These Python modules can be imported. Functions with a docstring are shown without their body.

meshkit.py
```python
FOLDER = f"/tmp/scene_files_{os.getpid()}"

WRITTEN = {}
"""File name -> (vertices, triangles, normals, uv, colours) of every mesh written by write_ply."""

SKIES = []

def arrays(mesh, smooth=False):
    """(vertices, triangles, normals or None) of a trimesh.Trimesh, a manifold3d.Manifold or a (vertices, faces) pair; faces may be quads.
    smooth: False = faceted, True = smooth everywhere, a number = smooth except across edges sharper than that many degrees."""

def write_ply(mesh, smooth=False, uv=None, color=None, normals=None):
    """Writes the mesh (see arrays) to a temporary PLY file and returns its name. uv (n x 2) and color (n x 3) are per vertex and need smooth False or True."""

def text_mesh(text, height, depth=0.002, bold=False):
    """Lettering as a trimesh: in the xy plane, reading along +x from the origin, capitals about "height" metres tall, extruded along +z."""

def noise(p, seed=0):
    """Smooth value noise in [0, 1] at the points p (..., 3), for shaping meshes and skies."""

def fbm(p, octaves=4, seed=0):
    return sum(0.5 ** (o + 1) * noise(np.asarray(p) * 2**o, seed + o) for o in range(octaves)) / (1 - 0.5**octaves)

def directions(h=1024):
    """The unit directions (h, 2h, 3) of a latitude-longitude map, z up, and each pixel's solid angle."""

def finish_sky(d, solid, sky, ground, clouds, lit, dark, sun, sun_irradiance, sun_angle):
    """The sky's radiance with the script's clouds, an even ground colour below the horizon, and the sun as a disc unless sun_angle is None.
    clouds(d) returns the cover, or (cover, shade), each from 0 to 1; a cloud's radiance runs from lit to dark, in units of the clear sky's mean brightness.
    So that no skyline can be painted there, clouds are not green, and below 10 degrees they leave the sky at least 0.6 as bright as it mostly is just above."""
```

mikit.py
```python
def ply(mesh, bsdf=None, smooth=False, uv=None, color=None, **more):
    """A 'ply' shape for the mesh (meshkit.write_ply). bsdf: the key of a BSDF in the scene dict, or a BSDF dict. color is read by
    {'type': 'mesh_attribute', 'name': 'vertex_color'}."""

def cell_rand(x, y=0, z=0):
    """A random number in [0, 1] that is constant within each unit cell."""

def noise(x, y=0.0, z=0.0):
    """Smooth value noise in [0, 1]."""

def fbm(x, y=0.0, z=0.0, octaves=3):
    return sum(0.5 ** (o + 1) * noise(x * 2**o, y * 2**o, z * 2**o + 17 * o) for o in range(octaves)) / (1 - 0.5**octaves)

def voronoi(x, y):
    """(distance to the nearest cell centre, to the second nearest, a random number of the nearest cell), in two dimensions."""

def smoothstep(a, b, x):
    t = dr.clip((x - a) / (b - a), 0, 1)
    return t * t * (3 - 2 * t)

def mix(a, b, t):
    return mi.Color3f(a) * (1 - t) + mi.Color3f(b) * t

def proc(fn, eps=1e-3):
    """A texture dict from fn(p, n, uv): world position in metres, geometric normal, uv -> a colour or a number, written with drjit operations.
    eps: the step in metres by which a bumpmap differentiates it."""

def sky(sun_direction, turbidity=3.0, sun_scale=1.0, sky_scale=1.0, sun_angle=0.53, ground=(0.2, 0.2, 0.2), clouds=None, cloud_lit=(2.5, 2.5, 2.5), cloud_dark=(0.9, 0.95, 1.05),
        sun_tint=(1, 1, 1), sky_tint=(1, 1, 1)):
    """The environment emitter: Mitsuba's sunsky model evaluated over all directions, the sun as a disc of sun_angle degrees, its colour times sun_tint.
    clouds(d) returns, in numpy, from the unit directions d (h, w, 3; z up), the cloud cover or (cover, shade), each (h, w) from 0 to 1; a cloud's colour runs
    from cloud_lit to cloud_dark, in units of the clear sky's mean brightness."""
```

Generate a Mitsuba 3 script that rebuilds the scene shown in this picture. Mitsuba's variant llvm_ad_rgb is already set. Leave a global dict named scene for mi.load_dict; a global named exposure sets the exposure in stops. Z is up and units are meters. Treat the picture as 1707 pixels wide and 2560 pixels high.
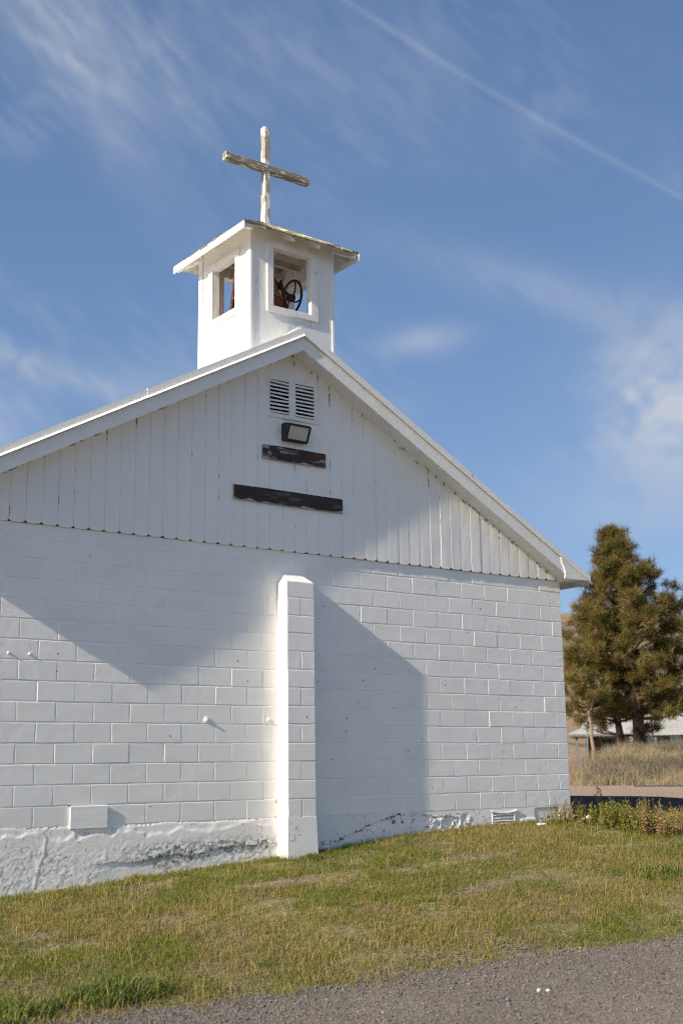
import math, random
import numpy as np
import trimesh, shapely
from shapely.geometry import Polygon
import mitsuba as mi, drjit as dr
import mikit, meshkit
from mikit import proc, noise, fbm, voronoi, cell_rand, smoothstep, mix

# ------------------------------------------------------------------ camera, sky, exposure
CAM = np.array([-7.364, -11.651, -2.311])
YAW, PITCH, ROLL, FPX = 0.64244, 0.20516, -0.0146, 3075.24 / 1707
FWD = np.array([math.sin(YAW) * math.cos(PITCH), math.cos(YAW) * math.cos(PITCH), math.sin(PITCH)])
RGT = np.array([math.cos(YAW), -math.sin(YAW), 0.0])
UPV = np.cross(RGT, FWD)
UPV = -math.sin(ROLL) * RGT + math.cos(ROLL) * UPV
exposure = 2.5
SUN = (-8.98, -1.0, 4.86)


def clouds(d):
    az = np.degrees(np.arctan2(d[..., 0], d[..., 1]))
    el = np.degrees(np.arcsin(np.clip(d[..., 2], -1, 1)))
    n = lambda x, y, s, o=4: meshkit.fbm(np.stack([x, y, np.zeros_like(x)], -1), o, s)
    wob = n(az * .25, el * .25, 3) - .5
    sstep = lambda a, b, x: (lambda t: t * t * (3 - 2 * t))(np.clip((x - a) / (b - a), 0, 1))
    # cirrus fibres running down to the right
    u, v = (az * .77 - el * .64), (az * .64 + el * .77)
    fib = .6 * n(u * .26 + wob * 3, v * .8 + wob * 2, 11, 4) + .4 * n(u * .8 + wob * 3, v * 3.4 + wob * 3, 14, 3)
    soft = n(az * .09 + 3, el * .16 + wob, 5, 3)
    away = sstep(12, 40, np.abs((az - 37 + 180) % 360 - 180)) + sstep(38, 60, el)  # extra cirrus out of view, added as fill light for the shaded walls
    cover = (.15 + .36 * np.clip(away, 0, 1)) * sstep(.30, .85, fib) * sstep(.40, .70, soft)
    blob = lambda a, e, ra, re, rot=0: np.exp(-((((az - a) * math.cos(rot) + (el - e) * math.sin(rot)) / ra) ** 2 + (((el - e) * math.cos(rot) - (az - a) * math.sin(rot)) / re) ** 2))
    f2 = .55 + .75 * sstep(.25, .80, fib)
    cover += .27 * blob(24.2, 30.6, 6.2, 1.7, -.80) * f2
    cover += .20 * blob(21.5, 33.5, 6, 2.6, -.3) * f2
    cover += .18 * blob(29.2, 30.2, 2.6, .8, -.9) * f2
    cover += .16 * blob(36, 31.2, 7, 2.2, -.2) * f2
    cover += .42 * blob(40.8, 19.6, 1.9, .62, .08) * (.6 + .8 * n(az * .5, el, 8))
    cover += .70 * blob(52.2, 15.9, 3.5, 3.4, .2) * (.35 + 1.1 * sstep(.25, .7, n(az * .5 + wob * 2, el * .7, 21, 5)))
    cover += .42 * blob(23, 18.0, 3.6, .62, -.28) * f2 + .5 * blob(20.2, 15.2, 2.2, 1.6, -.2) * f2
    cover += .22 * blob(47, 21.5, 7, 1.0, -.32) * f2 + .20 * blob(52, 11.2, 6, 1.3)
    cover += .20 * blob(28.2, 17.4, 2.4, 1.5)
    # one straight vapour trail
    a0, e0, a1, e1 = 37.0, 34.55, 56.0, 23.4
    t = (az - a0) / (a1 - a0)
    line = e0 + (e1 - e0) * t - 1.15 * t * (t - 1) * 1.0
    w = .12 + .05 * n(az * .6, el * .6, 31)
    cover += .15 * np.exp(-((el - line) / w) ** 2) * sstep(-.6, .1, t) * sstep(1.9, 1.1, t) * (.55 + .9 * n(az * .5, el * .5, 33))
    return np.clip(cover + .03, 0, .9)


def look_at():
    return mi.ScalarTransform4f().look_at(origin=CAM.tolist(), target=(CAM + FWD).tolist(), up=UPV.tolist())


scene = {"type": "scene"}
labels = {}
scene["camera"] = {"type": "thinlens", "fov": math.degrees(2 * math.atan(0.5 / FPX)), "fov_axis": "x", "to_world": look_at(), "near_clip": 0.1, "far_clip": 6000.0,
                   "aperture_radius": 0.012, "focus_distance": 13.5}
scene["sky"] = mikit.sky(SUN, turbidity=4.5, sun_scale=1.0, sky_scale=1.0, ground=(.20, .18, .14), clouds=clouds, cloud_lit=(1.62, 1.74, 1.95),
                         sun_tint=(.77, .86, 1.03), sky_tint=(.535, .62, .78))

rng = np.random.default_rng(7)
random.seed(7)

# ------------------------------------------------------------------ helpers
count = {}


def key(name):
    if name not in count:
        count[name] = 0
        return name
    count[name] += 1
    return f"{name}_{count[name]:03d}"


def tag(k, label=None, cat=None, group=None, kind=None):
    d = labels.setdefault(k, {})
    for a, b in (("label", label), ("category", cat), ("group", group), ("kind", kind)):
        if b:
            d[a] = b
    return k


def add(name, mesh, bsdf, smooth=False, color=None, uv=None):
    k = key(name)
    scene[k] = mikit.ply(mesh, bsdf, smooth=smooth, color=color, uv=uv)
    return k


def box(x0, x1, y0, y1, z0, z1, ch=0.0):
    if ch <= 0:
        m = trimesh.creation.box((x1 - x0, y1 - y0, z1 - z0))
        m.apply_translation(((x0 + x1) / 2, (y0 + y1) / 2, (z0 + z1) / 2))
        return m
    pts = []
    for sx in (0, 1):
        for sy in (0, 1):
            for sz in (0, 1):
                c = np.array([(x0, x1)[sx], (y0, y1)[sy], (z0, z1)[sz]], float)
                s = np.array([(1, -1)[sx], (1, -1)[sy], (1, -1)[sz]], float) * ch
                pts += [c + s * [0, 1, 1], c + s * [1, 0, 1], c + s * [1, 1, 0]]
    return trimesh.convex.convex_hull(np.array(pts))


def cat(ms):
    return trimesh.util.concatenate(ms)


def xz_prism(poly, y0, y1):
    """polygon in the xz plane, extruded in y"""
    if not isinstance(poly, Polygon):
        poly = Polygon(poly)
    m = trimesh.creation.extrude_polygon(poly, y1 - y0, engine="earcut")
    v = m.vertices.copy()
    m = trimesh.Trimesh(np.stack([v[:, 0], y1 - v[:, 2], v[:, 1]], 1), m.faces, process=False)
    return m


def yz_prism(poly, x0, x1):
    if not isinstance(poly, Polygon):
        poly = Polygon(poly)
    m = trimesh.creation.extrude_polygon(poly, x1 - x0, engine="earcut")
    v = m.vertices.copy()
    return trimesh.Trimesh(np.stack([x0 + v[:, 2], v[:, 0], v[:, 1]], 1), m.faces, process=False)


def hull(pts):
    return trimesh.convex.convex_hull(np.array(pts, float))


def loops(rings, cap0=False, cap1=True):
    """skin over rings of equal length (each n x 3); caps are fans"""
    n = len(rings[0])
    v = np.vstack(rings)
    f = []
    for r in range(len(rings) - 1):
        for i in range(n):
            a, b = r * n + i, r * n + (i + 1) % n
            f += [(a, b, b + n), (a, b + n, a + n)]
    if cap1:
        o = (len(rings) - 1) * n
        v = np.vstack([v, v[o:o + n].mean(0)])
        f += [(o + i, o + (i + 1) % n, len(v) - 1) for i in range(n)]
    if cap0:
        v = np.vstack([v, v[:n].mean(0)])
        f += [((i + 1) % n, i, len(v) - 1) for i in range(n)]
    return trimesh.Trimesh(v, np.array(f), process=False)


def tube(path, radii, n=8, caps=True):
    path = np.asarray(path, float)
    radii = np.broadcast_to(radii, len(path))
    rings = []
    for i, (q, r) in enumerate(zip(path, radii)):
        t = path[min(i + 1, len(path) - 1)] - path[max(i - 1, 0)]
        t /= np.linalg.norm(t) + 1e-12
        a = np.cross(t, [0.31, 0.17, 0.93] if abs(t[2]) < .9 else [1, 0.1, 0])
        a /= np.linalg.norm(a)
        b = np.cross(t, a)
        th = np.arange(n) / n * 2 * np.pi
        rings.append(q + r * (np.cos(th)[:, None] * a + np.sin(th)[:, None] * b))
    return loops(rings, caps, caps)


def lathe(profile, n=32, axis="z"):
    th = np.arange(n) / n * 2 * np.pi
    rings = [np.stack([r * np.cos(th), r * np.sin(th), np.full(n, z)], 1) for r, z in profile]
    return loops(rings, False, False)


def nz(p, s, o=4):
    return meshkit.fbm(np.asarray(p, float), o, s)


# ------------------------------------------------------------------ materials
def rgb(*c):
    return {"type": "rgb", "value": list(c)}


def diffuse(name, fn, rough=.7, spec=.35, bump=None, scale=1.0, eps=1e-3, two=True):
    b = {"type": "principled", "base_color": proc(fn) if callable(fn) else rgb(*fn), "roughness": rough, "specular": spec}
    if bump:
        b = {"type": "bumpmap", "arbitrary": proc(bump, eps), "scale": scale, "bsdf": b}
    scene[name] = {"type": "twosided", "bsdf": b} if two else b


def paint_bump(p, n, uv):
    return .0014 * fbm(p.x * 70, p.y * 70, p.z * 70, 3) + .0022 * fbm(p.x * 14, p.y * 14, p.z * 14, 2) + .0030 * smoothstep(.62, .8, noise(p.x * 95, p.y * 40, p.z * 95)) * smoothstep(.4, .7, noise(p.x * 3.1, p.y, p.z * 3.7))


def wall_colour(p, n, uv):
    tone = .955 + .05 * noise(p.x * 1.3, p.z * 1.7, 3.0) + .035 * fbm(p.x * 24, p.z * 5, 8.0, 3)
    c = mi.Color3f(.86, .85, .83) * tone
    # little dark chips and insect marks, mostly along the joints
    d1, d2, r = voronoi(p.x * 3.1, p.z * 4.9)
    zone = dr.select((p.x > .82) & (p.x < 2.7) & (p.z < -.9), .76, .945)
    speck = dr.select((d1 < .018 + .045 * noise(p.x * 40, p.z * 40)) & (r > zone), 1.0, 0.0)
    c = mix(c, mi.Color3f(.14, .13, .12), speck * .75)
    # rust run beside the buttress foot
    rust = smoothstep(.030, .008, dr.abs(p.x - .405 + .012 * noise(p.z * 30))) * smoothstep(-2.72, -2.66, -dr.abs(p.z + 2.76) - 2.62 + .04) * smoothstep(.35, .6, noise(p.x * 60, p.z * 14)) * dr.select(p.x < .4125, 1.0, 0.0)
    c = mix(c, mi.Color3f(.45, .24, .10), rust * .8)
    return c


def parge_colour(p, n, uv):
    c = mi.Color3f(.84, .83, .81) * (.95 + .09 * noise(p.x * 2.3, p.z * 3.1, 1.0))
    big = fbm(p.x * 2.1 + 4, p.z * 4.3, 2.0, 3)
    fine = fbm(p.x * 26, p.z * 30, 5.0, 3)
    # worn grey patches of bare cement on the left run
    left = smoothstep(-1.7, -1.0, p.x) * smoothstep(.45, .25, p.x)
    band = smoothstep(.16, .03, dr.abs(p.z + 3.13 - .05 * p.x + .10 * (big - .5)))
    c = mix(c, mi.Color3f(.34, .33, .31), left * band * smoothstep(.40, .62, fine) * .85)
    c = mix(c, mi.Color3f(.13, .13, .11), left * band * smoothstep(.62, .74, fbm(p.x * 34, p.z * 40, 9.0, 2)) * .9)
    # black moss along the broken edge on the right run
    edge = -3.16 + .30 * smoothstep(.9, 2.25, p.x) - .05 * smoothstep(2.2, 2.7, p.x)
    right = smoothstep(.9, 1.05, p.x) * smoothstep(3.3, 3.1, p.x)
    near = smoothstep(.035, .008, dr.abs(p.z - edge + .04 * (big - .5))) * smoothstep(.42, .55, fbm(p.x * 13, p.z * 16, 2.0, 3)) * smoothstep(.42, .56, fbm(p.x * 48, p.z * 55, 6.0, 2))
    below = smoothstep(.0, -.03, p.z - edge) * smoothstep(-.20, -.10, p.z - edge) * smoothstep(1.3, 1.9, p.x) * smoothstep(.60, .72, fbm(p.x * 21, p.z * 24, 3.0, 3))
    c = mix(c, mi.Color3f(.09, .09, .075), right * dr.minimum(near + below, 1) * .9)
    # bare grey block face at the far corner
    sp = smoothstep(.10, .05, dr.abs(p.z + 2.95 + .04 * (fine - .5))) * smoothstep(.22, .17, dr.abs(p.x - 4.63))
    c = mix(c, mix(mi.Color3f(.20, .20, .20), mi.Color3f(.5, .5, .5), smoothstep(.4, .65, fbm(p.x * 18, p.z * 22, 1.0, 3))), sp)
    # soil splashed on the lowest few centimetres, in spots
    return mix(c, mi.Color3f(.42, .36, .28), .7 * smoothstep(.66, .76, fbm(p.x * 40, p.z * 46, 12.0, 2)) * smoothstep(.45, .6, big))


CX, SLOPE = .61, .545
PLANK, PLANK0 = .1733, -2.809


def siding_colour(p, n, uv):
    c = mi.Color3f(.86, .85, .83) * (.97 + .05 * noise(p.x * 1.1, p.z * 2.0, 7.0))
    k = (p.x - PLANK0) / PLANK
    dx = dr.abs(k - dr.round(k)) * PLANK
    kk = dr.round(k)
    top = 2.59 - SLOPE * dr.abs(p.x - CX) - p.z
    reach = .03 + .36 * dr.power(cell_rand(kk, 3.0, 1.0), 4.0)
    grime = dr.select((dx < .003 + .009 * noise(p.z * 40, kk)) & (top < reach) & (noise(p.z * 26, kk * 7.1) > .46) & (cell_rand(kk, 1, 1) > .5), 1.0, 0.0)
    spot = dr.select((dx < .006) & (noise(p.z * 13.0, kk * 3.7) > .90), .6, 0.0)
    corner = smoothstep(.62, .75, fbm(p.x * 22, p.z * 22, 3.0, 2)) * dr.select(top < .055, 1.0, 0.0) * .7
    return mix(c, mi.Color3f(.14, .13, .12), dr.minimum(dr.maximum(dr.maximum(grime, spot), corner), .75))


def siding_bump(p, n, uv):
    return .0045 * fbm(p.x * 7, p.y * 3, p.z * 3.1, 2) + .0006 * fbm(p.x * 50, p.y * 10, p.z * 18, 2)


diffuse("paint_block", wall_colour, .6, .35, paint_bump, 1.0, 2e-3)
diffuse("paint_parge", parge_colour, .75, .3, lambda p, n, uv: .0013 * fbm(p.x * 26, p.y * 26, p.z * 26, 4), 1.0, 2e-3)
diffuse("paint_siding", siding_colour, .55, .35, siding_bump, 1.0, 2e-3)
diffuse("paint_trim", lambda p, n, uv: mi.Color3f(.84, .83, .81) * (.95 + .08 * noise(p.x * 5, p.y * 5, p.z * 9)), .6, .25, lambda p, n, uv: .0010 * fbm(p.x * 9, p.y * 9, p.z * 9, 2), 1.0, 2e-3)
diffuse("paint_wood", lambda p, n, uv: mix(mi.Color3f(.85, .84, .82), mi.Color3f(.45, .42, .37), smoothstep(.72, .82, fbm(p.x * 19, p.y * 19, p.z * 7, 3)) * .7), .6, .35,
        lambda p, n, uv: .0018 * fbm(p.x * 30, p.y * 30, p.z * 5, 3), 1.0, 2e-3)
diffuse("paint_cover", lambda p, n, uv: mi.Color3f(.86, .85, .83) * (.97 + .05 * noise(p.x * 9, p.z * 60)), .6, .35, lambda p, n, uv: .0014 * fbm(p.x * 4, 0, p.z * 70, 3), 1.0, 2e-3)
diffuse("soffit_board", lambda p, n, uv: mix(mi.Color3f(.66, .61, .53), mi.Color3f(.40, .35, .28), smoothstep(.5, .75, fbm(p.x * 11, p.y * 11, p.z * 11, 3))), .8, .25)
diffuse("raw_timber", lambda p, n, uv: mix(mi.Color3f(.22, .17, .12), mi.Color3f(.32, .25, .18), fbm(p.x * 20, p.y * 20, p.z * 4, 3)), .9, .1)
diffuse("bare_cement", lambda p, n, uv: mi.Color3f(.27, .26, .245) * (.8 + .4 * fbm(p.x * 14, p.y * 14, p.z * 14, 3)), .9, .1)


def old_wood(p, n, uv):
    grain = fbm(p.x * 9, p.y * 60, p.z * 34, 3)
    peel = smoothstep(.40, .50, fbm(p.x * 17 + 3, p.y * 21, p.z * 6, 4) - .10 * smoothstep(5.35, 5.8, p.z))
    grey = mix(mi.Color3f(.30, .28, .23), mi.Color3f(.50, .47, .41), grain)
    return mix(grey, mi.Color3f(.76, .74, .70), peel)


diffuse("cross_wood", old_wood, .8, .2, lambda p, n, uv: .002 * fbm(p.x * 34, p.y * 34, p.z * 8, 3), 1.0, 2e-3)
diffuse("cross_arm_wood", lambda p, n, uv: mix(mix(mi.Color3f(.17, .155, .125), mi.Color3f(.38, .34, .265), fbm(p.x * 5, p.y * 60, p.z * 50, 3)), mi.Color3f(.66, .63, .55), smoothstep(.56, .64, fbm(p.x * 12, p.y * 30, p.z * 30, 4))), .85, .15,
        lambda p, n, uv: .002 * fbm(p.x * 8, p.y * 60, p.z * 60, 3), 1.0, 2e-3)


def shingle_colour(p, n, uv):
    return mix(mi.Color3f(.17, .15, .12), mi.Color3f(.34, .30, .22), fbm(p.x * 13, p.y * 13, p.z * 13, 3))


diffuse("shingle_wood", shingle_colour, .9, .1, lambda p, n, uv: .003 * fbm(p.x * 40, p.y * 40, p.z * 10, 3))
diffuse("shingle_pale", lambda p, n, uv: mix(mi.Color3f(.58, .50, .28), mi.Color3f(.74, .68, .48), fbm(p.x * 21, p.y * 13, p.z * 13, 3)), .9, .1)


def sign_wood(p, n, uv):
    base = mix(mi.Color3f(.022, .017, .017), mi.Color3f(.065, .046, .042), fbm(p.x * 3, p.y, p.z * 60, 3))
    base = mix(base, mi.Color3f(.11, .045, .03), dr.select(p.z > 1.1, 1.0, 0.0) * smoothstep(.82, 1.0, p.x) * smoothstep(.35, .6, fbm(p.x * 12, 1.0, p.z * 40, 3)))
    f = fbm(p.x * 5.0 + 1.7, 2.0, p.z * 17, 4)
    worn = smoothstep(.60, .72, f) * dr.select(p.z > 1.1, .8, .2)
    # the left end of the short board has weathered to pale bare wood in diagonal streaks
    worn = dr.maximum(worn, dr.select((p.z > 1.1) & (p.x + .9 * (p.z - 1.22) * (noise(p.x * 9, p.z * 12) - .2) * 3 < .40), smoothstep(.36, .58, fbm(p.x * 9, p.z * 30, p.x * 4 + p.z * 22, 3)), 0.0))
    low = dr.select(p.z > 1.1, 1.215, .686) + .03 * noise(p.x * 7, 3.0) * noise(p.x * 21, 1.0) * 2
    bare = dr.select((p.z < low + .004) & (n.y < -.5), 1.0, 0.0)
    return mix(base, mi.Color3f(.42, .40, .37), dr.minimum(worn * .75 + bare * .8, 1))


diffuse("sign_wood", sign_wood, .7, .3)
diffuse("sign_edge", (.42, .36, .27), .8, .2)
diffuse("black_housing", (.012, .013, .018), .45, .5)
scene["lamp_lens"] = {"type": "twosided", "bsdf": {"type": "principled", "base_color": rgb(.50, .50, .46), "roughness": .35, "specular": .5, "clearcoat": .4}}
diffuse("rusty_iron", lambda p, n, uv: mix(mi.Color3f(.05, .032, .026), mi.Color3f(.16, .07, .04), fbm(p.x * 20, p.y * 20, p.z * 20, 3)), .8, .3)
diffuse("rusty_bell", lambda p, n, uv: mix(mi.Color3f(.12, .05, .03), mi.Color3f(.33, .15, .085), fbm(p.x * 11, p.y * 11, p.z * 8, 3)), .75, .3)
diffuse("roof_metal", (.62, .62, .61), .45, .5)


def soil(p, n, uv):
    a = fbm(p.x * 1.7, p.y * 1.7, 0, 4)
    f = fbm(p.x * 30, p.y * 30, 3, 3)
    lawn = mix(mi.Color3f(.19, .17, .08), mi.Color3f(.20, .16, .12), smoothstep(.35, .7, a)) * (.6 + .8 * f)
    yard = mix(mi.Color3f(.215, .17, .135), mi.Color3f(.26, .205, .165), fbm(p.x * .9, p.y * .9, 1, 4)) * (.75 + .5 * f)
    dx, dy = p.x + 7.36, p.y + 11.65
    s = dx * .766 + dy * .643
    t = dx * .643 - dy * .766
    dry = mix(mi.Color3f(.30, .25, .15), mi.Color3f(.24, .19, .13), fbm(p.x * .35, p.y * .35, 2, 4)) * (.7 + .6 * f)
    red = mix(mi.Color3f(.30, .17, .105), mi.Color3f(.26, .16, .11), f)
    dry = mix(dry, red, smoothstep(-.9, -1.9, t + .9 * (noise(p.x * .5, p.y * .5) - .5)) * smoothstep(60, 52, s))
    hill = mix(mi.Color3f(.215, .165, .115), mi.Color3f(.15, .12, .088), smoothstep(.42, .62, fbm(p.x * .045, p.y * .045, 7, 5)))
    hill = mix(hill, mi.Color3f(.085, .085, .06), smoothstep(.64, .70, fbm(p.x * .22, p.y * .22, 5, 3)) * .8)
    hill = mix(hill, mi.Color3f(.33, .26, .18), smoothstep(.60, .68, fbm(p.x * .02 + 3, p.y * .02, 9, 4)) * .7)
    c = mix(lawn, yard, smoothstep(.3, 1.2, p.y + 1.2 * (noise(p.x * 1.3, p.y * 1.3) - .5)))
    c = mix(c, dry, smoothstep(36.2, 37.0, s + .8 * (noise(p.x * .8, p.y * .8, 4) - .5)))
    return mix(c, hill, smoothstep(80, 120, s))


diffuse("soil", soil, .95, .05, lambda p, n, uv: .03 * fbm(p.x * 14, p.y * 14, 0, 4), 1.0, 4e-3)


def road(p, n, uv):
    d1, d2, r = voronoi(p.x * 55, p.y * 55)
    e1, e2, q = voronoi(p.x * 27 + 7, p.y * 27)
    base = mix(mi.Color3f(.125, .110, .097), mi.Color3f(.215, .190, .168), r)
    base = mix(base, mi.Color3f(.30, .27, .25), dr.select(q > .86, .6, 0.0) * smoothstep(.4, .3, e1))
    return base * (.78 + .4 * fbm(p.x * 1.6, p.y * 1.6, 2, 4)) * (.66 + .34 * smoothstep(.0, .25, d2 - d1))


diffuse("road_gravel", road, .9, .15, lambda p, n, uv: .007 * (1 - voronoi(p.x * 55, p.y * 55)[0]) + .003 * noise(p.x * 160, p.y * 160), 1.0, 2e-3)
diffuse("asphalt", lambda p, n, uv: mi.Color3f(.040, .036, .034) * (.7 + .6 * fbm(p.x * 20, p.y * 20, 0, 3)), .9, .1)
diffuse("worn_asphalt", lambda p, n, uv: mi.Color3f(.135, .125, .115) * (.8 + .4 * fbm(p.x * 3, p.y * 3, 0, 3)), .9, .1)
VC = {"type": "mesh_attribute", "name": "vertex_color"}
scene["leafy"] = {"type": "principledthin", "base_color": VC, "roughness": .7, "spec_trans": 0.0, "diff_trans": .7}
diffuse("stones", (1, 1, 1), .9, .15)
scene["stones"] = {"type": "twosided", "bsdf": {"type": "diffuse", "reflectance": VC}}
diffuse("bark", lambda p, n, uv: mix(mi.Color3f(.05, .036, .028), mi.Color3f(.17, .115, .085), smoothstep(.4, .62, fbm(p.x * 7, p.y * 7, p.z * 2.5, 3))), .95, .05, lambda p, n, uv: .06 * fbm(p.x * 8, p.y * 8, p.z * 3, 3), 1.0, 1e-2)
diffuse("pale_bark", (.30, .24, .17), .95, .05)
diffuse("house_roof", lambda p, n, uv: mi.Color3f(.40, .395, .37) * (.84 + .3 * fbm(p.x * .9, p.y * .9, p.z, 3)), .6, .3)
diffuse("house_wall", lambda p, n, uv: mi.Color3f(.26, .24, .21) * (.8 + .4 * fbm(p.x * 2, p.y * 2, p.z * 2, 3)), .8, .2)
diffuse("house_brown", (.10, .055, .04), .8, .2)
diffuse("house_trim", (.16, .165, .18), .7, .3)
diffuse("house_door", (.30, .19, .08), .7, .3)
scene["window_glass"] = {"type": "twosided", "bsdf": {"type": "principled", "base_color": rgb(.03, .035, .04), "roughness": .12, "specular": .6}}
diffuse("white_plastic", (.75, .74, .72), .6, .4)
diffuse("orange_paint", (.55, .20, .07), .7, .3)
diffuse("dish_grey", (.22, .27, .265), .6, .4)
diffuse("pole_wood", (.10, .085, .07), .9, .1)
diffuse("chip_white", (.72, .70, .66), .8, .2)

# ------------------------------------------------------------------ ground
HWX = np.array([-60, -9, -5, -2.74, -2.13, -1.04, .39, .98, 1.55, 2.15, 2.78, 3.44, 5.0, 9, 40])
HWZ = np.array([-3.9, -3.85, -3.60, -3.47, -3.43, -3.36, -3.26, -3.23, -3.18, -3.12, -3.08, -3.045, -3.04, -3.05, -3.1])
ROADZ = -3.9


def sst(a, b, x):
    t = np.clip((x - a) / (b - a), 0, 1)
    return t * t * (3 - 2 * t)


def ground_z(x, y):
    x, y = np.asarray(x, float), np.asarray(y, float)
    hw = np.interp(x, HWX, HWZ)
    k = np.clip((y + 3.75) / 3.75, 0, 1)
    z = ROADZ + (hw - ROADZ) * (1 - (1 - k) ** 1.25)
    P = np.stack([x, y, np.zeros_like(x)], -1)
    z = z + .05 * (nz(P * .9, 2, 3) - .5) * np.clip((y + 3.9) / 1.0, 0, 1) * np.clip(-y / .6 + .15, 0, 1) + .022 * (nz(P * 4.5, 6, 2) - .5) * np.clip((y + 3.9) / .6, 0, 1)
    yard = -2.93 + .03 * (nz(P * .3, 9, 2) - .5)
    z = z + (yard - z) * sst(.6, 4.0, y) * sst(5.0, 7.0, x + .5 * y)
    dx, dy = x + 7.36, y + 11.65
    s, t = dx * .766 + dy * .643, dx * .643 - dy * .766
    H = .28 + .68 * sst(-2.9, -.4, t) + .10 * sst(0, 3, t)
    bank = H * sst(36.5, 52, s) * (1 - .75 * sst(60, 80, s)) + .16 * (nz(P * .5, 4, 3) - .5) * sst(36, 42, s)
    z = z + bank * (s > 30)
    rise = np.clip(s - 105, 0, None)
    z = z + 58 * (1 - np.exp(-(rise / 210) ** 1.5)) * (.86 + .28 * nz(P * .006, 12, 4)) + rise ** .5 * .5 * (nz(P * .03, 13, 4) - .5)
    return z


def polar_ground():
    c = np.array([-7.3, -12.0])
    fine = np.arange(8, 68, .2)
    th = np.radians(np.concatenate([np.arange(-180, 8, 3.0), fine, np.arange(68, 180, 3.0)]))
    r = np.concatenate([[0.02, 1, 2, 3, 4, 5, 6], np.geomspace(6.5, 1800, 330)])
    R, TH = np.meshgrid(r, th, indexing="ij")
    x, y = c[0] + R * np.sin(TH), c[1] + R * np.cos(TH)
    z = ground_z(x, y)
    n, m = x.shape
    i, j = np.meshgrid(np.arange(n - 1), np.arange(m), indexing="ij")
    a, b = i * m + j, i * m + (j + 1) % m
    f = np.stack([a, b, b + m, a + m], -1).reshape(-1, 4)[:, ::-1]
    return np.stack([x, y, z], -1).reshape(-1, 3), f


gv, gf = polar_ground()
tag(add("ground", (gv, gf), "soil", smooth=True), kind="structure")


def road_edge(x):
    x = np.asarray(x, float)
    P = np.stack([x, 0 * x, 0 * x], -1)
    return -3.72 + .5 * (nz(P * .8, 41, 4) - .5) + .22 * (nz(P * 5, 42, 3) - .5)


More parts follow.
